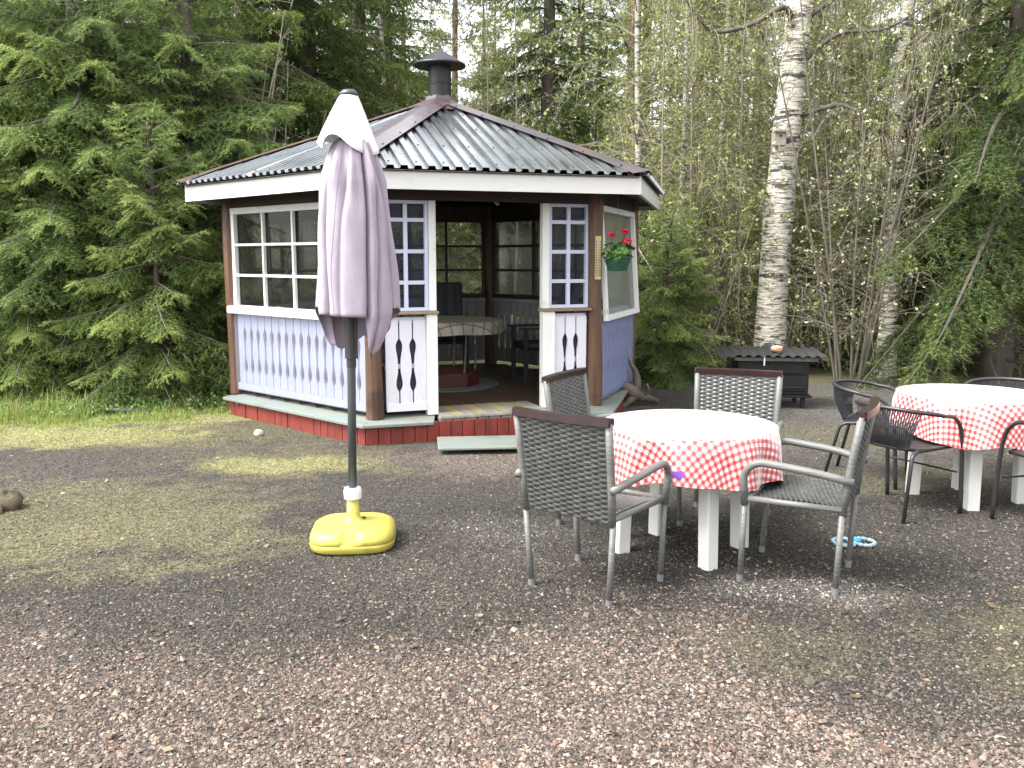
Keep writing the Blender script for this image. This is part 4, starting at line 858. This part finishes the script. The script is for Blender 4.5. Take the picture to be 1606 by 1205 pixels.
def spruce(key, H, z0, Lmax, dens, shoot, seed, dark=0., needles=15, droop=1., htop=None, trunk=.11, lo=(.060, .100, .026), hi=(.190, .250, .060)):
    r = np.random.default_rng(seed); pos = []; dr = []; ln = []; tip = []; bp = []; br = []
    h = z0; i = 0
    while h < H-.15:
        fr = (h-z0)/(H-z0); L = (Lmax*(1-fr)**.72+.12)*r.uniform(.72, 1.12); az = i*2.399+r.normal(0, .35); i += 1
        sparse = 1. if htop is None or h < htop else .45
        h += (.035+.055*fr)*(2.0/max(Lmax, 1.2))**.3/dens/sparse*r.uniform(.6, 1.4)
        bo = r.normal(0, .28); out = np.array([math.cos(az), math.sin(az), 0]); sd_ = np.array([-out[1], out[0], 0]); c1 = np.interp(fr, [0, .5, 1], [-.12, .18, .9])+r.normal(0, .08); c2 = -.62*droop*(1-.5*fr); c3 = .36
        K = 9; s = np.linspace(0, 1, K); bend = r.normal(0, .12)
        P = out*(L*s)[:, None]*.95+sd_*(L*bend*s*s)[:, None]; P[:, 2] = h+L*(c1*s+c2*s*s+c3*s**3); bp.append(P); br.append((.012+.010*L)*(1-.85*s))
        nt_ = max(4, int(L*.92/(shoot*.50)*sparse)); ss = np.linspace(.12, .99, nt_)+r.uniform(-.02, .02, nt_); ss = np.clip(ss, 0, 1)
        Q = np.stack([np.interp(ss, s, P[:, a]) for a in range(3)], -1); Tn = unit(np.stack([np.interp(np.clip(ss+.04, 0, 1), s, P[:, a])-np.interp(np.clip(ss-.04, 0, 1), s, P[:, a]) for a in range(3)], -1))
        for sg in (-1, 1):
            lt = (.40*L*(1-ss)**.75+.09)*r.uniform(.6, 1.15, nt_); lt = np.minimum(lt, .75); dd = unit(Tn*.75+sg*sd_*r.uniform(.55, .95, nt_)[:, None]+np.array([0, 0, -1])*(r.uniform(.05, .35, nt_)*droop)[:, None])
            m_ = np.maximum(1, np.round(lt/(shoot*.72))).astype(int)
            pe = unit(np.cross(dd, np.array([0, 0, 1.])))
            for q in range(int(m_.max())):
                ok = m_ > q; t = (q/m_)[ok]; b0 = Q[ok]+dd[ok]*(lt[ok]*t)[:, None]; b0[:, 2] -= .38*droop*lt[ok]*t*t; ln0 = shoot*r.uniform(.8, 1.25, ok.sum()); tp = .45*ss[ok]+.55*((q+1)/m_[ok])+bo
                dq = unit(dd[ok]+np.array([0, 0, -1])*(.75*droop*t)[:, None])
                pos.append(b0); dr.append(dq); ln.append(ln0); tip.append(tp)
                for s2 in (-1, 1):
                    k2 = r.random(ok.sum()) < .8
                    d2 = unit(dq*.72+s2*pe[ok]*.62+np.array([0, 0, -1])*(r.uniform(-.05, .4, ok.sum())*droop)[:, None])
                    pos.append((b0+dq*(ln0*.3)[:, None])[k2]); dr.append(d2[k2]); ln.append((ln0*.85)[k2]); tip.append(tp[k2])
        pos.append(P[-1:]-Tn[-1:]*shoot*.5); dr.append(Tn[-1:]); ln.append(np.array([shoot*1.3])); tip.append(np.array([1.]))
    pos, dr, ln, tip = np.concatenate(pos), np.concatenate(dr), np.concatenate(ln), np.concatenate(tip); n = len(pos)
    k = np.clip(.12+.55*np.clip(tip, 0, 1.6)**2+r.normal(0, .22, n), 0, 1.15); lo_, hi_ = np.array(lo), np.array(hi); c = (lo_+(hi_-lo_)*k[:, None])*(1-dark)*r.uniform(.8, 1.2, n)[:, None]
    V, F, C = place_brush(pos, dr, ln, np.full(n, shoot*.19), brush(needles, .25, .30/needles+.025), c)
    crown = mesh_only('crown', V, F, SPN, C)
    bv, bf = tubes(np.array(bp), np.array(br), 4)
    # dead lower twigs
    D = []; nd = 60
    for q in range(nd):
        a = r.random()*6.28; l_ = r.uniform(.5, 1.3)*Lmax*.7; zz = r.uniform(.1, max(z0, .4)+.5); s = np.linspace(0, 1, 5); b_ = r.normal(0, .3); D.append(np.stack([np.cos(a+b_*s)*l_*s, np.sin(a+b_*s)*l_*s, zz-.25*l_*s*s+.05*s], -1))
    dv, df = tubes(np.array(D), np.tile(np.linspace(.012, .002, 5), (nd, 1)), 3); V2, F2 = cat([(bv, bf), (dv, df)])
    limbs = mesh_only('limbs', V2, F2, BARK)
    tr = trunk_mesh('trunk', [(0, 0, -.25), (.02, 0, H*.3), (-.02, .02, H*.65), (0, 0, H*.98)], [trunk*1.25, trunk, trunk*.55, .012], 10, BARK, seed)
    PROTO[key] = [('trunk', tr), ('crown', crown), ('limbs', limbs)]; return n
def leafcols(n, r, lo=(.050, .085, .016), hi=(.190, .220, .055)):
    k = r.random(n)[:, None]; return (np.array(lo)*(1-k)+np.array(hi)*k)*r.uniform(.8, 1.2, n)[:, None]
def leafquads(pos, r, size, aspect=.6, down=.3):
    n = len(pos); d = unit(r.normal(0, 1, (n, 3))+np.array([0, 0, -down])); u_, w_ = frames(d); a = r.random(n)*6.28; s_ = u_*np.cos(a)[:, None]+w_*np.sin(a)[:, None]; sz = (size*r.uniform(.6, 1.3, n))[:, None]
    V = np.stack([pos, pos+d*sz*.5+s_*sz*aspect*.5, pos+d*sz, pos+d*sz*.5-s_*sz*aspect*.5], 1).reshape(-1, 3); return V, np.arange(4*n).reshape(n, 4)
def leafy(key, H, stems, spread, nbr, ntw, nleaf, lsize, seed, srad=.03, mt=None, lo=(.050, .085, .016), hi=(.190, .220, .055), bl=.28, z0f=.12, droop=.25, twigmat=None, lean=.1):
    r = np.random.default_rng(seed); SP = []; SR = []; BP = []; BR = []; TP = []; TR = []; LP = []
    for q in range(stems):
        a = 6.28*q/stems+r.random(); hh = H*r.uniform(.7, 1.05) if stems > 1 else H; K = 12; s = np.linspace(0, 1, K); off = r.normal(0, .03*H, 2)*0+r.normal(0, lean, 2)
        P = np.stack([spread*math.cos(a)*(.12+.88*s)+off[0]*s*s+.03*H*.3*np.sin(5*s+a), spread*math.sin(a)*(.12+.88*s)+off[1]*s*s+.03*H*.3*np.cos(4*s+a), -.2+(hh+.2)*s], -1)
        if stems == 1: P[:, :2] -= P[:1, :2]
        SP.append(P); SR.append(srad*(1-.9*s)+.003)
        for b in range(nbr):
            t = z0f+(1-z0f)*r.random()**.9; p0 = np.array([np.interp(t, s, P[:, k]) for k in range(3)]); az = r.random()*6.28; L = H*bl*(1.05-t)**.7*r.uniform(.5, 1.2)+.12; el = r.uniform(.25, .95); k5 = np.linspace(0, 1, 6); wob = r.normal(0, .35)
            B = p0+np.stack([np.cos(az+wob*k5)*math.cos(el)*L*k5, np.sin(az+wob*k5)*math.cos(el)*L*k5, math.sin(el)*L*k5-droop*L*k5**2], -1); BP.append(B); BR.append((srad*.32*(1-t)+.003)*(1-.85*k5)+.001)
            for w3 in range(ntw):
                u_ = r.uniform(.2, 1); q0 = np.array([np.interp(u_, k5, B[:, k]) for k in range(3)]); d = unit((B[-1]-B[0])[None])[0]*.6+r.normal(0, .6, 3); d /= np.linalg.norm(d); l2 = L*r.uniform(.18, .42); k4 = np.linspace(0, 1, 4); W3 = q0+d*(l2*k4)[:, None]; W3[:, 2] -= droop*l2*k4**2; TP.append(W3); TR.append(.0026*(1-.7*k4)+.0007)
                m_ = r.poisson(nleaf)
                if m_: f = r.uniform(.15, 1.02, m_); LP.append(q0+d*(l2*f)[:, None]-np.stack([0*f, 0*f, droop*l2*f*f], -1)+r.normal(0, .012, (m_, 3)))
    lp = np.concatenate(LP); n = len(lp); V, F = leafquads(lp, r, lsize); C = np.repeat(leafcols(n, r, lo, hi), 4, 0); crown = mesh_only('crown', V, F, LEAFM, C)
    a, b = tubes(np.array(SP), np.array(SR), 7); tr = mesh_only('trunk', a, b, mt or TWIG, smooth=True); v2 = [tubes(np.array(BP), np.array(BR), 3)]
    if TP: v2.append(tubes(np.array(TP), np.array(TR), 3))
    V2, F2 = cat(v2); tw = mesh_only('twigs', V2, F2, twigmat or TWIG); PROTO[key] = [('trunk', tr), ('crown', crown), ('twigs', tw)]; return n
def pine(key, H, seed, crown0=.5, trunk=.13):
    r = np.random.default_rng(seed); pos = []; dr = []; BP = []; BR = []
    for b in range(60):
        t = crown0*r.uniform(.75, 1) if b < 8 else crown0+(1-crown0)*r.random(); h = H*t; az = r.random()*6.28; L = (1.9*(1.08-t)/(1-crown0)*.55+.35)*r.uniform(.6, 1.2); el = r.uniform(-.1, .6); k5 = np.linspace(0, 1, 6)
        B = np.stack([np.cos(az)*math.cos(el)*L*k5, np.sin(az)*math.cos(el)*L*k5, h+math.sin(el)*L*k5+.15*L*k5**2], -1); BP.append(B); BR.append(.022*(1-.8*k5))
        if b < 8: continue
        n = int(34*L); u_ = r.uniform(.35, 1.05, n); q = np.stack([np.interp(u_, k5, B[:, k]) for k in range(3)], -1)+r.normal(0, .16, (n, 3)); pos.append(q); dr.append(unit(q-B[0]+r.normal(0, .5, (n, 3))+np.array([0, 0, .4])))
    pos, dr = np.concatenate(pos), np.concatenate(dr); n = len(pos); c = (np.array([.045, .075, .03])+np.array([.06, .07, .025])*r.random((n, 1))); V, F, C = place_brush(pos, dr, r.uniform(.16, .26, n), np.full(n, .085), brush(12, .35, .035), c)
    bv, bf = tubes(np.array(BP), np.array(BR), 4); PROTO[key] = [('trunk', trunk_mesh('trunk', [(0, 0, -.3), (.05, .03, H*.3), (-.03, .02, H*.7), (.0, 0, H)], [trunk*1.15, trunk, trunk*.7, .02], 10, PINEB, seed)), ('crown', mesh_only('crown', V, F, SPN, C)), ('limbs', mesh_only('limbs', bv, bf, PINEB))]
def plant(key, name, x, y, label, cat_, group=None, rz=None, s=1., sz=None):
    z = float(gz(np.array([x]), np.array([y]))[0]); t = empty(name, (x, y, z), random.random()*6.28 if rz is None else rz); t.scale = (s, s, sz or s); tag(t, label, cat_, group)
    for nm, me in PROTO[key]:
        q = obj(nm, me, None, t)
        if nm in ('twigs', 'limbs', 'crown'): q['kind'] = 'stuff'
    return t

spruce('young', 3.1, .28, 1.1, 1.75, .115, 1, lo=(.075, .130, .034), hi=(.27, .335, .095), trunk=.04, needles=10, droop=1.15)
spruce('near', 8.5, .62, 2.0, 1.55, .150, 2, htop=4.5, trunk=.12, needles=9, droop=1.2, lo=(.068, .115, .033), hi=(.25, .325, .092))
spruce('near_b', 9.5, .85, 2.1, 1.15, .165, 3, htop=4.8, trunk=.14, needles=9, droop=1.2, lo=(.058, .098, .028), hi=(.19, .245, .066))
spruce('overhang', 10.5, 1.55, 2.7, .60, .19, 14, htop=6., trunk=.16, needles=10, droop=1.45, lo=(.048, .078, .022), hi=(.15, .19, .05))
spruce('dark', 15., 1.4, 2.6, .42, .27, 4, dark=.05, needles=11, droop=1.25, trunk=.19)
spruce('far', 17., 2.2, 2.3, .30, .36, 5, needles=10, droop=1.1, trunk=.17, lo=(.08, .12, .034), hi=(.22, .28, .075))
pine('pine', 17., 6, .42); pine('pine_b', 14., 7, .36, .11)
LO, HI = (.135, .180, .045), (.36, .385, .13)
leafy('sapling', 6.5, 2, .5, 50, 8, 6.0, .050, 8, .028, lo=LO, hi=HI)
leafy('sapling_b', 5.0, 3, .8, 34, 7, 6.0, .046, 9, .020, lo=LO, hi=HI)
leafy('birch_thin', 9.5, 1, .2, 80, 9, 7.0, .052, 10, .055, mt=BIRCH, bl=.20, z0f=.18, droop=.7, lo=LO, hi=HI)
leafy('bush', 2.4, 7, 1.0, 18, 7, 5.5, .042, 11, .012, z0f=.05, lo=LO, hi=HI)
leafy('bare_shrub', 5.2, 9, 1.1, 16, 4, .75, .040, 12, .020, lo=(.26, .28, .10), hi=(.46, .46, .26), bl=.22, lean=.3)
leafy('willow', 5.6, 9, 1.25, 26, 5, 2.0, .046, 13, .017, lo=(.28, .31, .13), hi=(.52, .53, .32), bl=.26, lean=.3, mt=WSTEM, twigmat=WSTEM)

# --- near spruces on the left
plant('young', 'young_spruce', gx(248, 9.75), 9.75, 'small bright young spruce whose pointed tip stands free, closest to gazebo window', 'tree')
plant('young', 'young_spruce', gx(55, 9.9), 9.9, 'small bushy young spruce at the outer end of the grass', 'tree', s=.85, rz=2.)
NEAR = [('near', 150, 10.75, 1.0, 'tall bright green spruce rising behind the black pipe ring'), ('near_b', -25, 11.0, 1., 'tall spruce standing at the outer end of the row of bright spruces'),
        ('near', 315, 11.35, .95, 'tall bright spruce brushing the gazebo roof corner'), ('near_b', 210, 12.8, 1.05, 'darker tall spruce behind the row of bright spruces'), ('near', 70, 12.2, 1.1, 'tall spruce half hidden between two bright spruces')]
for k, px, y, s, lab in NEAR: plant(k, 'spruce_tree', gx(px, y), y, lab, 'tree', 'spruces beside the gazebo', s=s)
# --- dark spruces behind the gazebo
for px, y, s in ((405, 14.5, .92), (490, 16.0, 1.05), (575, 19., .85), (285, 16.5, .95)):
    plant('dark', 'dark_spruce', gx(px, y), y, 'tall dark spruce with hanging branches behind the gazebo and bright spruces', 'tree', 'dark spruces behind the gazebo', s=s)
plant('dark', 'spruce_tree', gx(858, 17.5), 17.5, 'spruce with drooping open branches rising behind the gazebo roof beside the flue', 'tree', s=.80)
plant('overhang', 'spruce_tree', 6.5, 11.8, 'tall spruce hanging its branches over the bistro table side of the clearing', 'tree', s=1.05)
plant('dark', 'dark_spruce', gx(1600, 16.), 16., 'dark spruce standing behind the spruce that overhangs the bistro table', 'tree', s=.95)
plant('young', 'young_spruce', gx(1045, 11.6), 11.6, 'small dark young spruce at the back corner of the gazebo, by the driftwood', 'tree', s=.82, sz=.72)
plant('young', 'young_spruce', gx(1010, 12.6), 12.6, 'young spruce standing behind the small spruce by the driftwood', 'tree', s=.8, rz=1.)
# --- shrubs with bare stems and pale buds
for px, y, s in ((330, 12.0, 1.05), (400, 12.6, .95)): plant('bare_shrub', 'budding_shrub', gx(px, y), y, 'bare-stemmed shrub with tiny pale buds between gazebo roof and dark spruces', 'shrub', 'bare shrubs behind the gazebo roof', s=s)
plant('willow', 'willow_shrub', gx(1335, 11.2), 11.2, 'many-stemmed willow with pale opening buds beside the thick birch', 'shrub')
plant('willow', 'willow_shrub', gx(1450, 12.4), 12.4, 'thin willow with pale buds in front of the overhanging spruce', 'shrub', s=.9, rz=2.5)
# --- big birch
def birch_big(x, y, h, r0, lean, label, limbs, name='birch_tree', seed=3):
    t = empty(name, (x, y, 0)); tag(t, label, 'tree'); r = np.random.default_rng(seed)
    zs = np.linspace(-.2, h, 26); P = [(lean*z+.03*math.sin(z*.8+seed), .02*math.sin(z*.6), z) for z in zs]; R = [r0*(1.30-.30*min(1, (z+.2)/.7))*(1-.62*max(0, z)/h)*(1+.03*math.sin(z*5+seed)) for z in zs]
    mb = MB(); mb.tube(P, R, 20); mb.build('trunk', BIRCH, t, smooth=True)
    mb = MB(); TW = []; TR = []; LP = []
    for (pts, ra) in limbs:
        S = smoothpath(pts, 5); k = len(S); mb.tube(S, list(np.linspace(ra, .008, k)), 7)
        for q in range(int(k*3.2)):
            p = S[r.integers(2, k)]; l_ = r.uniform(.35, 1.1); s = np.linspace(0, 1, 6); a = r.random()*6.28; hz = r.uniform(.15, .5); TW.append(np.array(p)+np.stack([np.cos(a)*hz*l_*s**.8, np.sin(a)*hz*l_*s**.8, .12*l_*s-1.0*l_*s*s], -1)); TR.append(np.linspace(.0045, .001, 6))
            m_ = r.poisson(9); f = r.uniform(.1, 1, m_); LP.append(np.stack([np.interp(f, s, TW[-1][:, c]) for c in range(3)], -1)+r.normal(0, .02, (m_, 3)))
    mb.build('limbs', BARK, t, smooth=True)['kind'] = 'stuff'
    V2, F2 = tubes(np.array(TW), np.array(TR), 3); bulk('twigs', V2, F2, TWIG, t)['kind'] = 'stuff'; lp = np.concatenate(LP); V, F = leafquads(lp, r, .036); bulk('crown', V, F, LEAFM, t, np.repeat(leafcols(len(lp), r, LO, HI), 4, 0))['kind'] = 'stuff'; return t
def rl(lean, seed, n, zmin, zmax, L):
    r = random.Random(seed); out = []
    for i in range(n):
        z = r.uniform(zmin, zmax); a = r.random()*6.28; l_ = L*r.uniform(.5, 1.1); x0 = lean*z; out.append(([(x0, 0, z), (x0+math.cos(a)*l_*.4, math.sin(a)*l_*.4, z+.25*l_), (x0+math.cos(a+.2)*l_*.75, math.sin(a+.2)*l_*.75, z+.3*l_), (x0+math.cos(a)*l_, math.sin(a)*l_, z+.1*l_)], r.uniform(.02, .045)))
    return out
BX, BY = 3.50, 12.0
lim = [([(.15, 0, 4.55), (-.05, -.2, 4.75), (-.5, -.35, 4.50), (-1.0, -.4, 4.42), (-1.35, -.5, 4.75), (-1.6, -.5, 4.9)], .045), ([(.30, 0, 3.45), (.75, -.2, 3.55), (1.15, -.3, 3.30), (1.5, -.3, 3.35), (1.75, -.3, 3.1)], .035), ([(.25, 0, 4.1), (.7, -.1, 4.45), (1.3, -.2, 4.5), (1.9, -.2, 4.9)], .035), ([(-.05, -.05, 2.35), (-.5, -.2, 2.75), (-1.2, -.25, 3.0)], .014), ([(0, -.1, 1.7), (-.6, -.2, 1.65), (-1.1, -.2, 1.5)], .010), ([(.1, 0, 1.35), (.6, -.1, 1.1), (.9, -.1, 1.2)], .012)]
birch_big(BX, BY, 12., .215, .042, 'thick white-barked birch carrying a nest box, behind the black iron stove', lim+rl(.042, 5, 9, 3.6, 7., 2.4), seed=3)
birch_big(gx(1390, 11.9), 11.9, 11., .125, .012, 'slimmer birch with black-patched bark behind the willow', rl(.012, 8, 9, 2.4, 6.5, 1.8), seed=8)
birch_big(gx(1577, 14.0), 14.0, 10., .13, .03, 'slim grey birch behind the bistro table', rl(.03, 9, 7, 2.6, 6., 1.6), seed=9)
# nest box
p = pixy(1222, 218, BY-.28); nb_ = empty('nest_box', (p.x, p.y, 0)); tag(nb_, 'small wooden nest box hung on the thick birch trunk', 'nest box')
NBM = mat('weathered_box_wood', (.28, .25, .19), .8, c2=(.21, .19, .15), scale=14, stretch=(1, 1, .2))
MB().box(-.075, .075, -.06, .09, 3.03, 3.21).build('box', NBM, nb_, bevel=.004); MB().quadbox([(-.09, -.10, 3.195), (.09, -.10, 3.195), (.09, .10, 3.245), (-.09, .10, 3.245), (-.09, -.10, 3.212), (.09, -.10, 3.212), (.09, .10, 3.262), (-.09, .10, 3.262)]).build('roof', NBM, nb_)
MB().tube([(0, -.064, 3.15), (0, -.05, 3.15)], .018, 12).build('entrance_hole', SCREW, nb_); MB().box(-.02, .02, .09, .105, 2.98, 3.32).build('back_strip', NBM, nb_)
# --- woods: slender trees and saplings
def scatter(n, pxr, yr, seed, mind):
    r = random.Random(seed); out = []
    for _ in range(n*60):
        if len(out) >= n: break
        y = r.uniform(*yr); px = r.uniform(*pxr); x = gx(px, y)
        if math.hypot(x-GC.x, y-GC.y) < 3.6 or math.hypot(x-BX, y-BY) < .8: continue
        if all(math.hypot(x-a, y-b) > mind for a, b in out): out.append((x, y))
    return out
for i, (x, y) in enumerate(scatter(44, (985, 1640), (12.3, 20), 31, .7)): plant(('sapling', 'sapling_b', 'birch_thin')[i % 3], 'birch_sapling', x, y, 'slender light green sapling in the thicket behind the black stove', 'sapling', 'light green saplings behind the stove', s=random.uniform(.8, 1.2))
for i, (x, y) in enumerate(scatter(34, (1000, 1640), (12.2, 18), 32, .7)): plant('bush', 'leafy_bush', x, y, 'low light green bush in the thicket behind the black stove', 'bush', 'low bushes behind the stove', s=random.uniform(.7, 1.2))
for i, (x, y) in enumerate(scatter(24, (985, 1660), (19, 34), 38, 1.6)): plant('birch_thin', 'birch_tree', x, y, 'pale green slender birch standing deep in the woods', 'tree', 'birches deep in the woods', s=random.uniform(.85, 1.2))
for i, (x, y) in enumerate(scatter(22, (560, 1000), (15, 30), 33, 1.2)): plant(('sapling', 'birch_thin', 'sapling_b')[i % 3], 'birch_sapling', x, y, 'slender pale green sapling growing behind the gazebo roof', 'sapling', 'saplings behind the gazebo', s=random.uniform(.9, 1.3))
PN = [(718, 30.), (760, 34.), (985, 17.5), (1085, 20.), (1120, 26.), (640, 33.), (905, 27.), (1300, 24.), (1180, 22.), (1500, 26.), (1440, 21.), (560, 28.), (1005, 24.)]
for i, (px, y) in enumerate(PN): plant(('pine', 'pine_b')[i % 2], 'pine_tree', gx(px, y), y, 'tall slender pine with bare reddish trunk in the woods', 'tree', 'slender pines in the woods', s=random.uniform(.85, 1.05))
for i, (x, y) in enumerate(scatter(8, (860, 1640), (22, 34), 34, 2.4)): plant('far', 'forest_spruce', x, y, 'background spruce in the woods beyond the clearing', 'tree', 'background spruces', s=random.uniform(.45, .75))
for i, (x, y) in enumerate(scatter(9, (-60, 640), (20, 32), 35, 2.4)): plant('far', 'forest_spruce', x, y, 'background spruce in the woods beyond the clearing', 'tree', 'background spruces', s=random.uniform(.6, .9))
for i, (x, y) in enumerate(scatter(9, (640, 860), (26, 40), 36, 2.2)): plant('far', 'forest_spruce', x, y, 'background spruce in the woods beyond the clearing', 'tree', 'background spruces', s=random.uniform(.36, .58))
for i, (x, y) in enumerate(scatter(20, (-60, 380), (11.2, 16), 37, .7)): plant('bush', 'leafy_bush', x, y, 'low bush growing in shade under the spruces beside the gazebo', 'bush', 'bushes under the spruces', s=random.uniform(.5, .8))
# --- far wood, one mass
def far_wood():
    r = np.random.default_rng(77); pos = []; cols = []; SP = []; SR = []
    for i in range(200):
        y = r.uniform(38, 70); px = r.uniform(-150, 1750); x = gx(px, y); hh = r.uniform(6, 10.5) if not 650 < px < 880 else r.uniform(5, 8.5); n = 260; con = r.random() < .25
        z = hh*r.random(n)**.8; rad = (1.0-z/hh)*2.3*np.sqrt(r.random(n)) if con else 2.0*np.sqrt(r.random(n))*np.sin(np.clip(z/hh, .1, 1)*PI)**.5
        a = r.random(n)*6.28; pos.append(np.stack([x+rad*np.cos(a), y+rad*np.sin(a), z], -1)); base = np.array([.10, .15, .045]) if con else np.array([.22, .26, .09]); cols.append(base*r.uniform(.6, 1.5, (n, 1)))
        s = np.linspace(0, 1, 4); SP.append(np.stack([x+0*s, y+0*s, hh*s*.97], -1)); SR.append(.14*(1-.9*s))
    pos = np.concatenate(pos); cols = np.concatenate(cols); V, F = leafquads(pos, r, .62, .55, .5); TV, TF = tubes(np.array(SP), np.array(SR), 5); cc = np.concatenate([np.repeat(cols, 4, 0), np.tile([.07, .055, .045], (len(TV), 1))]); V, F = cat([(V, F), (TV, TF)])
    o = bulk('far_wood', V, F, LEAFM, colr=cc); tag(o, 'distant wood closing the view behind the nearer trees', 'wood', kind='stuff')
far_wood()
# --- grass, herbs, litter
def blades():
    r = np.random.default_rng(5); N = 60000; x = r.uniform(-6.5, -1.8, N); y = r.uniform(7.4, 11.0, N); f, p, ms, ye, g_, s = regions(x, y); pr = np.clip(g_*1.0+.16*ye+.08*ms, 0, 1)*np.clip(fbm(x, y, 3., 51)*3.2-1.1, .04, 1); k = r.random(N) < pr; x, y = x[k], y[k]; g_ = g_[k]; n = len(x); h = r.lognormal(-3.0, .45, n)*(.35+.65*g_)*(1+1.2*(fbm(x, y, 1.1, 52) > .55)); a = r.random(n)*6.28; ln = r.uniform(.1, .8, n)*h; w_ = r.uniform(.002, .0045, n); b = np.stack([x, y, gz(x, y)], -1); d = np.stack([np.cos(a), np.sin(a), 0*a], -1); sd_ = np.stack([-np.sin(a), np.cos(a), 0*a], -1); up = np.array([0, 0, 1.])
    V = np.stack([b-sd_*w_[:, None], b+sd_*w_[:, None], b+d*(ln*.4)[:, None]+up*(h*.6)[:, None]+sd_*(w_*.7)[:, None], b+d*(ln*.4)[:, None]+up*(h*.6)[:, None]-sd_*(w_*.7)[:, None]], 1); T = b+d*ln[:, None]+up*h[:, None]
    Vq = V.reshape(-1, 3); Fq = np.arange(4*n).reshape(n, 4); T2 = np.stack([V[:, 3], V[:, 2], T, T], 1)
    c = np.array([.15, .24, .05])+r.random((n, 1))*np.array([.18, .12, .05]); dry = r.random(n) < .12; c[dry] = (.28, .23, .11)
    V2 = np.stack([V[:, 3], V[:, 2], T], 1).reshape(-1, 3); Vt = np.concatenate([Vq, V2]); tri = np.concatenate([Fq[:, [0, 1, 2]], Fq[:, [0, 2, 3]], (4*n+np.arange(3*n)).reshape(n, 3)]); o = bulk('grass', Vt, tri, LEAFM, colr=np.concatenate([np.repeat(c, 4, 0), np.repeat(c, 3, 0)])); tag(o, 'fresh green grass growing below the spruces beside the yard', 'grass', kind='stuff')
    M_ = 5200; x = r.uniform(-6., -2.6, M_); y = r.uniform(8.3, 10.4, M_); g_ = regions(x, y)[4]; k = (r.random(M_) < g_*(fbm(x, y, 1.6, 61) > .45)); x, y = x[k], y[k]; hh = r.uniform(.02, .16, len(x)); V, F = leafquads(np.stack([x, y, gz(x, y)+hh], -1), r, .030, .7, -.1); c = np.array([.13, .21, .055])*r.uniform(.7, 1.4, (len(x), 1)); o = bulk('ground_herbs', V, F, LEAFM, colr=np.repeat(c, 4, 0)); tag(o, 'low leafy herbs among the grass below the spruces', 'herbs', kind='stuff')
blades()
def litter():
    r = np.random.default_rng(6); N = 5200; d = 2.3*np.exp(r.random(N)*math.log(13/2.3)); x = (r.random(N)-.5)*1.25*d; y = d; k = ((x+.76)**2+(y-9.68)**2 > 2.35**2) & (r.random(N) < .25+.75*np.clip((y-5)/4, 0, 1)+.3*(x < -1)); x, y = x[k], y[k]; n = len(x); a = r.random(n)*6.28; sz = r.lognormal(-4.6, .4, n); asp = r.uniform(.12, .6, n); d1 = np.stack([np.cos(a), np.sin(a), r.normal(0, .15, n)], -1); d2 = np.stack([-np.sin(a), np.cos(a), r.normal(0, .25, n)], -1); p = np.stack([x, y, gz(x, y)+.010+r.random(n)*.006], -1)
    V = np.stack([p-d1*sz[:, None], p+d2*(sz*asp)[:, None], p+d1*sz[:, None], p-d2*(sz*asp)[:, None]], 1).reshape(-1, 3); c = np.array([.20, .17, .11])*r.lognormal(0, .5, (n, 1)); c[r.random(n) < .3] *= np.array([.6, .5, .45]); o = bulk('leaf_litter', V, np.arange(4*n).reshape(n, 4), LEAFM, colr=np.repeat(np.clip(c, .02, .6), 4, 0)); tag(o, 'dry leaf flakes and bits of bark strewn over the gravel', 'litter', kind='stuff')
litter()
def moss_tufts():
    r = np.random.default_rng(9); N = 90000; d = 2.4*np.exp(r.random(N)*math.log(9.5/2.4)); x = (r.random(N)-.5)*1.25*d; y = d; f, p, ms, ye, g_, s = regions(x, y); k = (r.random(N) < np.clip(ms*.55+ye*.9, 0, 1)*(fbm(x, y, 5., 71)*1.5-.25)) & ((x+.76)**2+(y-9.68)**2 > 2.35**2); x, y = x[k], y[k]; n = len(x)
    P = np.stack([x, y, gz(x, y)+r.random(n)*.006], -1); V, F = leafquads(P, r, .013, .5, -1.6); c = (np.array([.085, .085, .030])*(1-ye[k][:, None])+np.array([.16, .155, .055])*ye[k][:, None])*r.lognormal(0, .35, (n, 1)); o = bulk('moss', V, F, LEAFM, colr=np.repeat(c, 4, 0)); tag(o, 'low olive and yellow moss tufts creeping over the gravel', 'moss', kind='stuff')
moss_tufts()
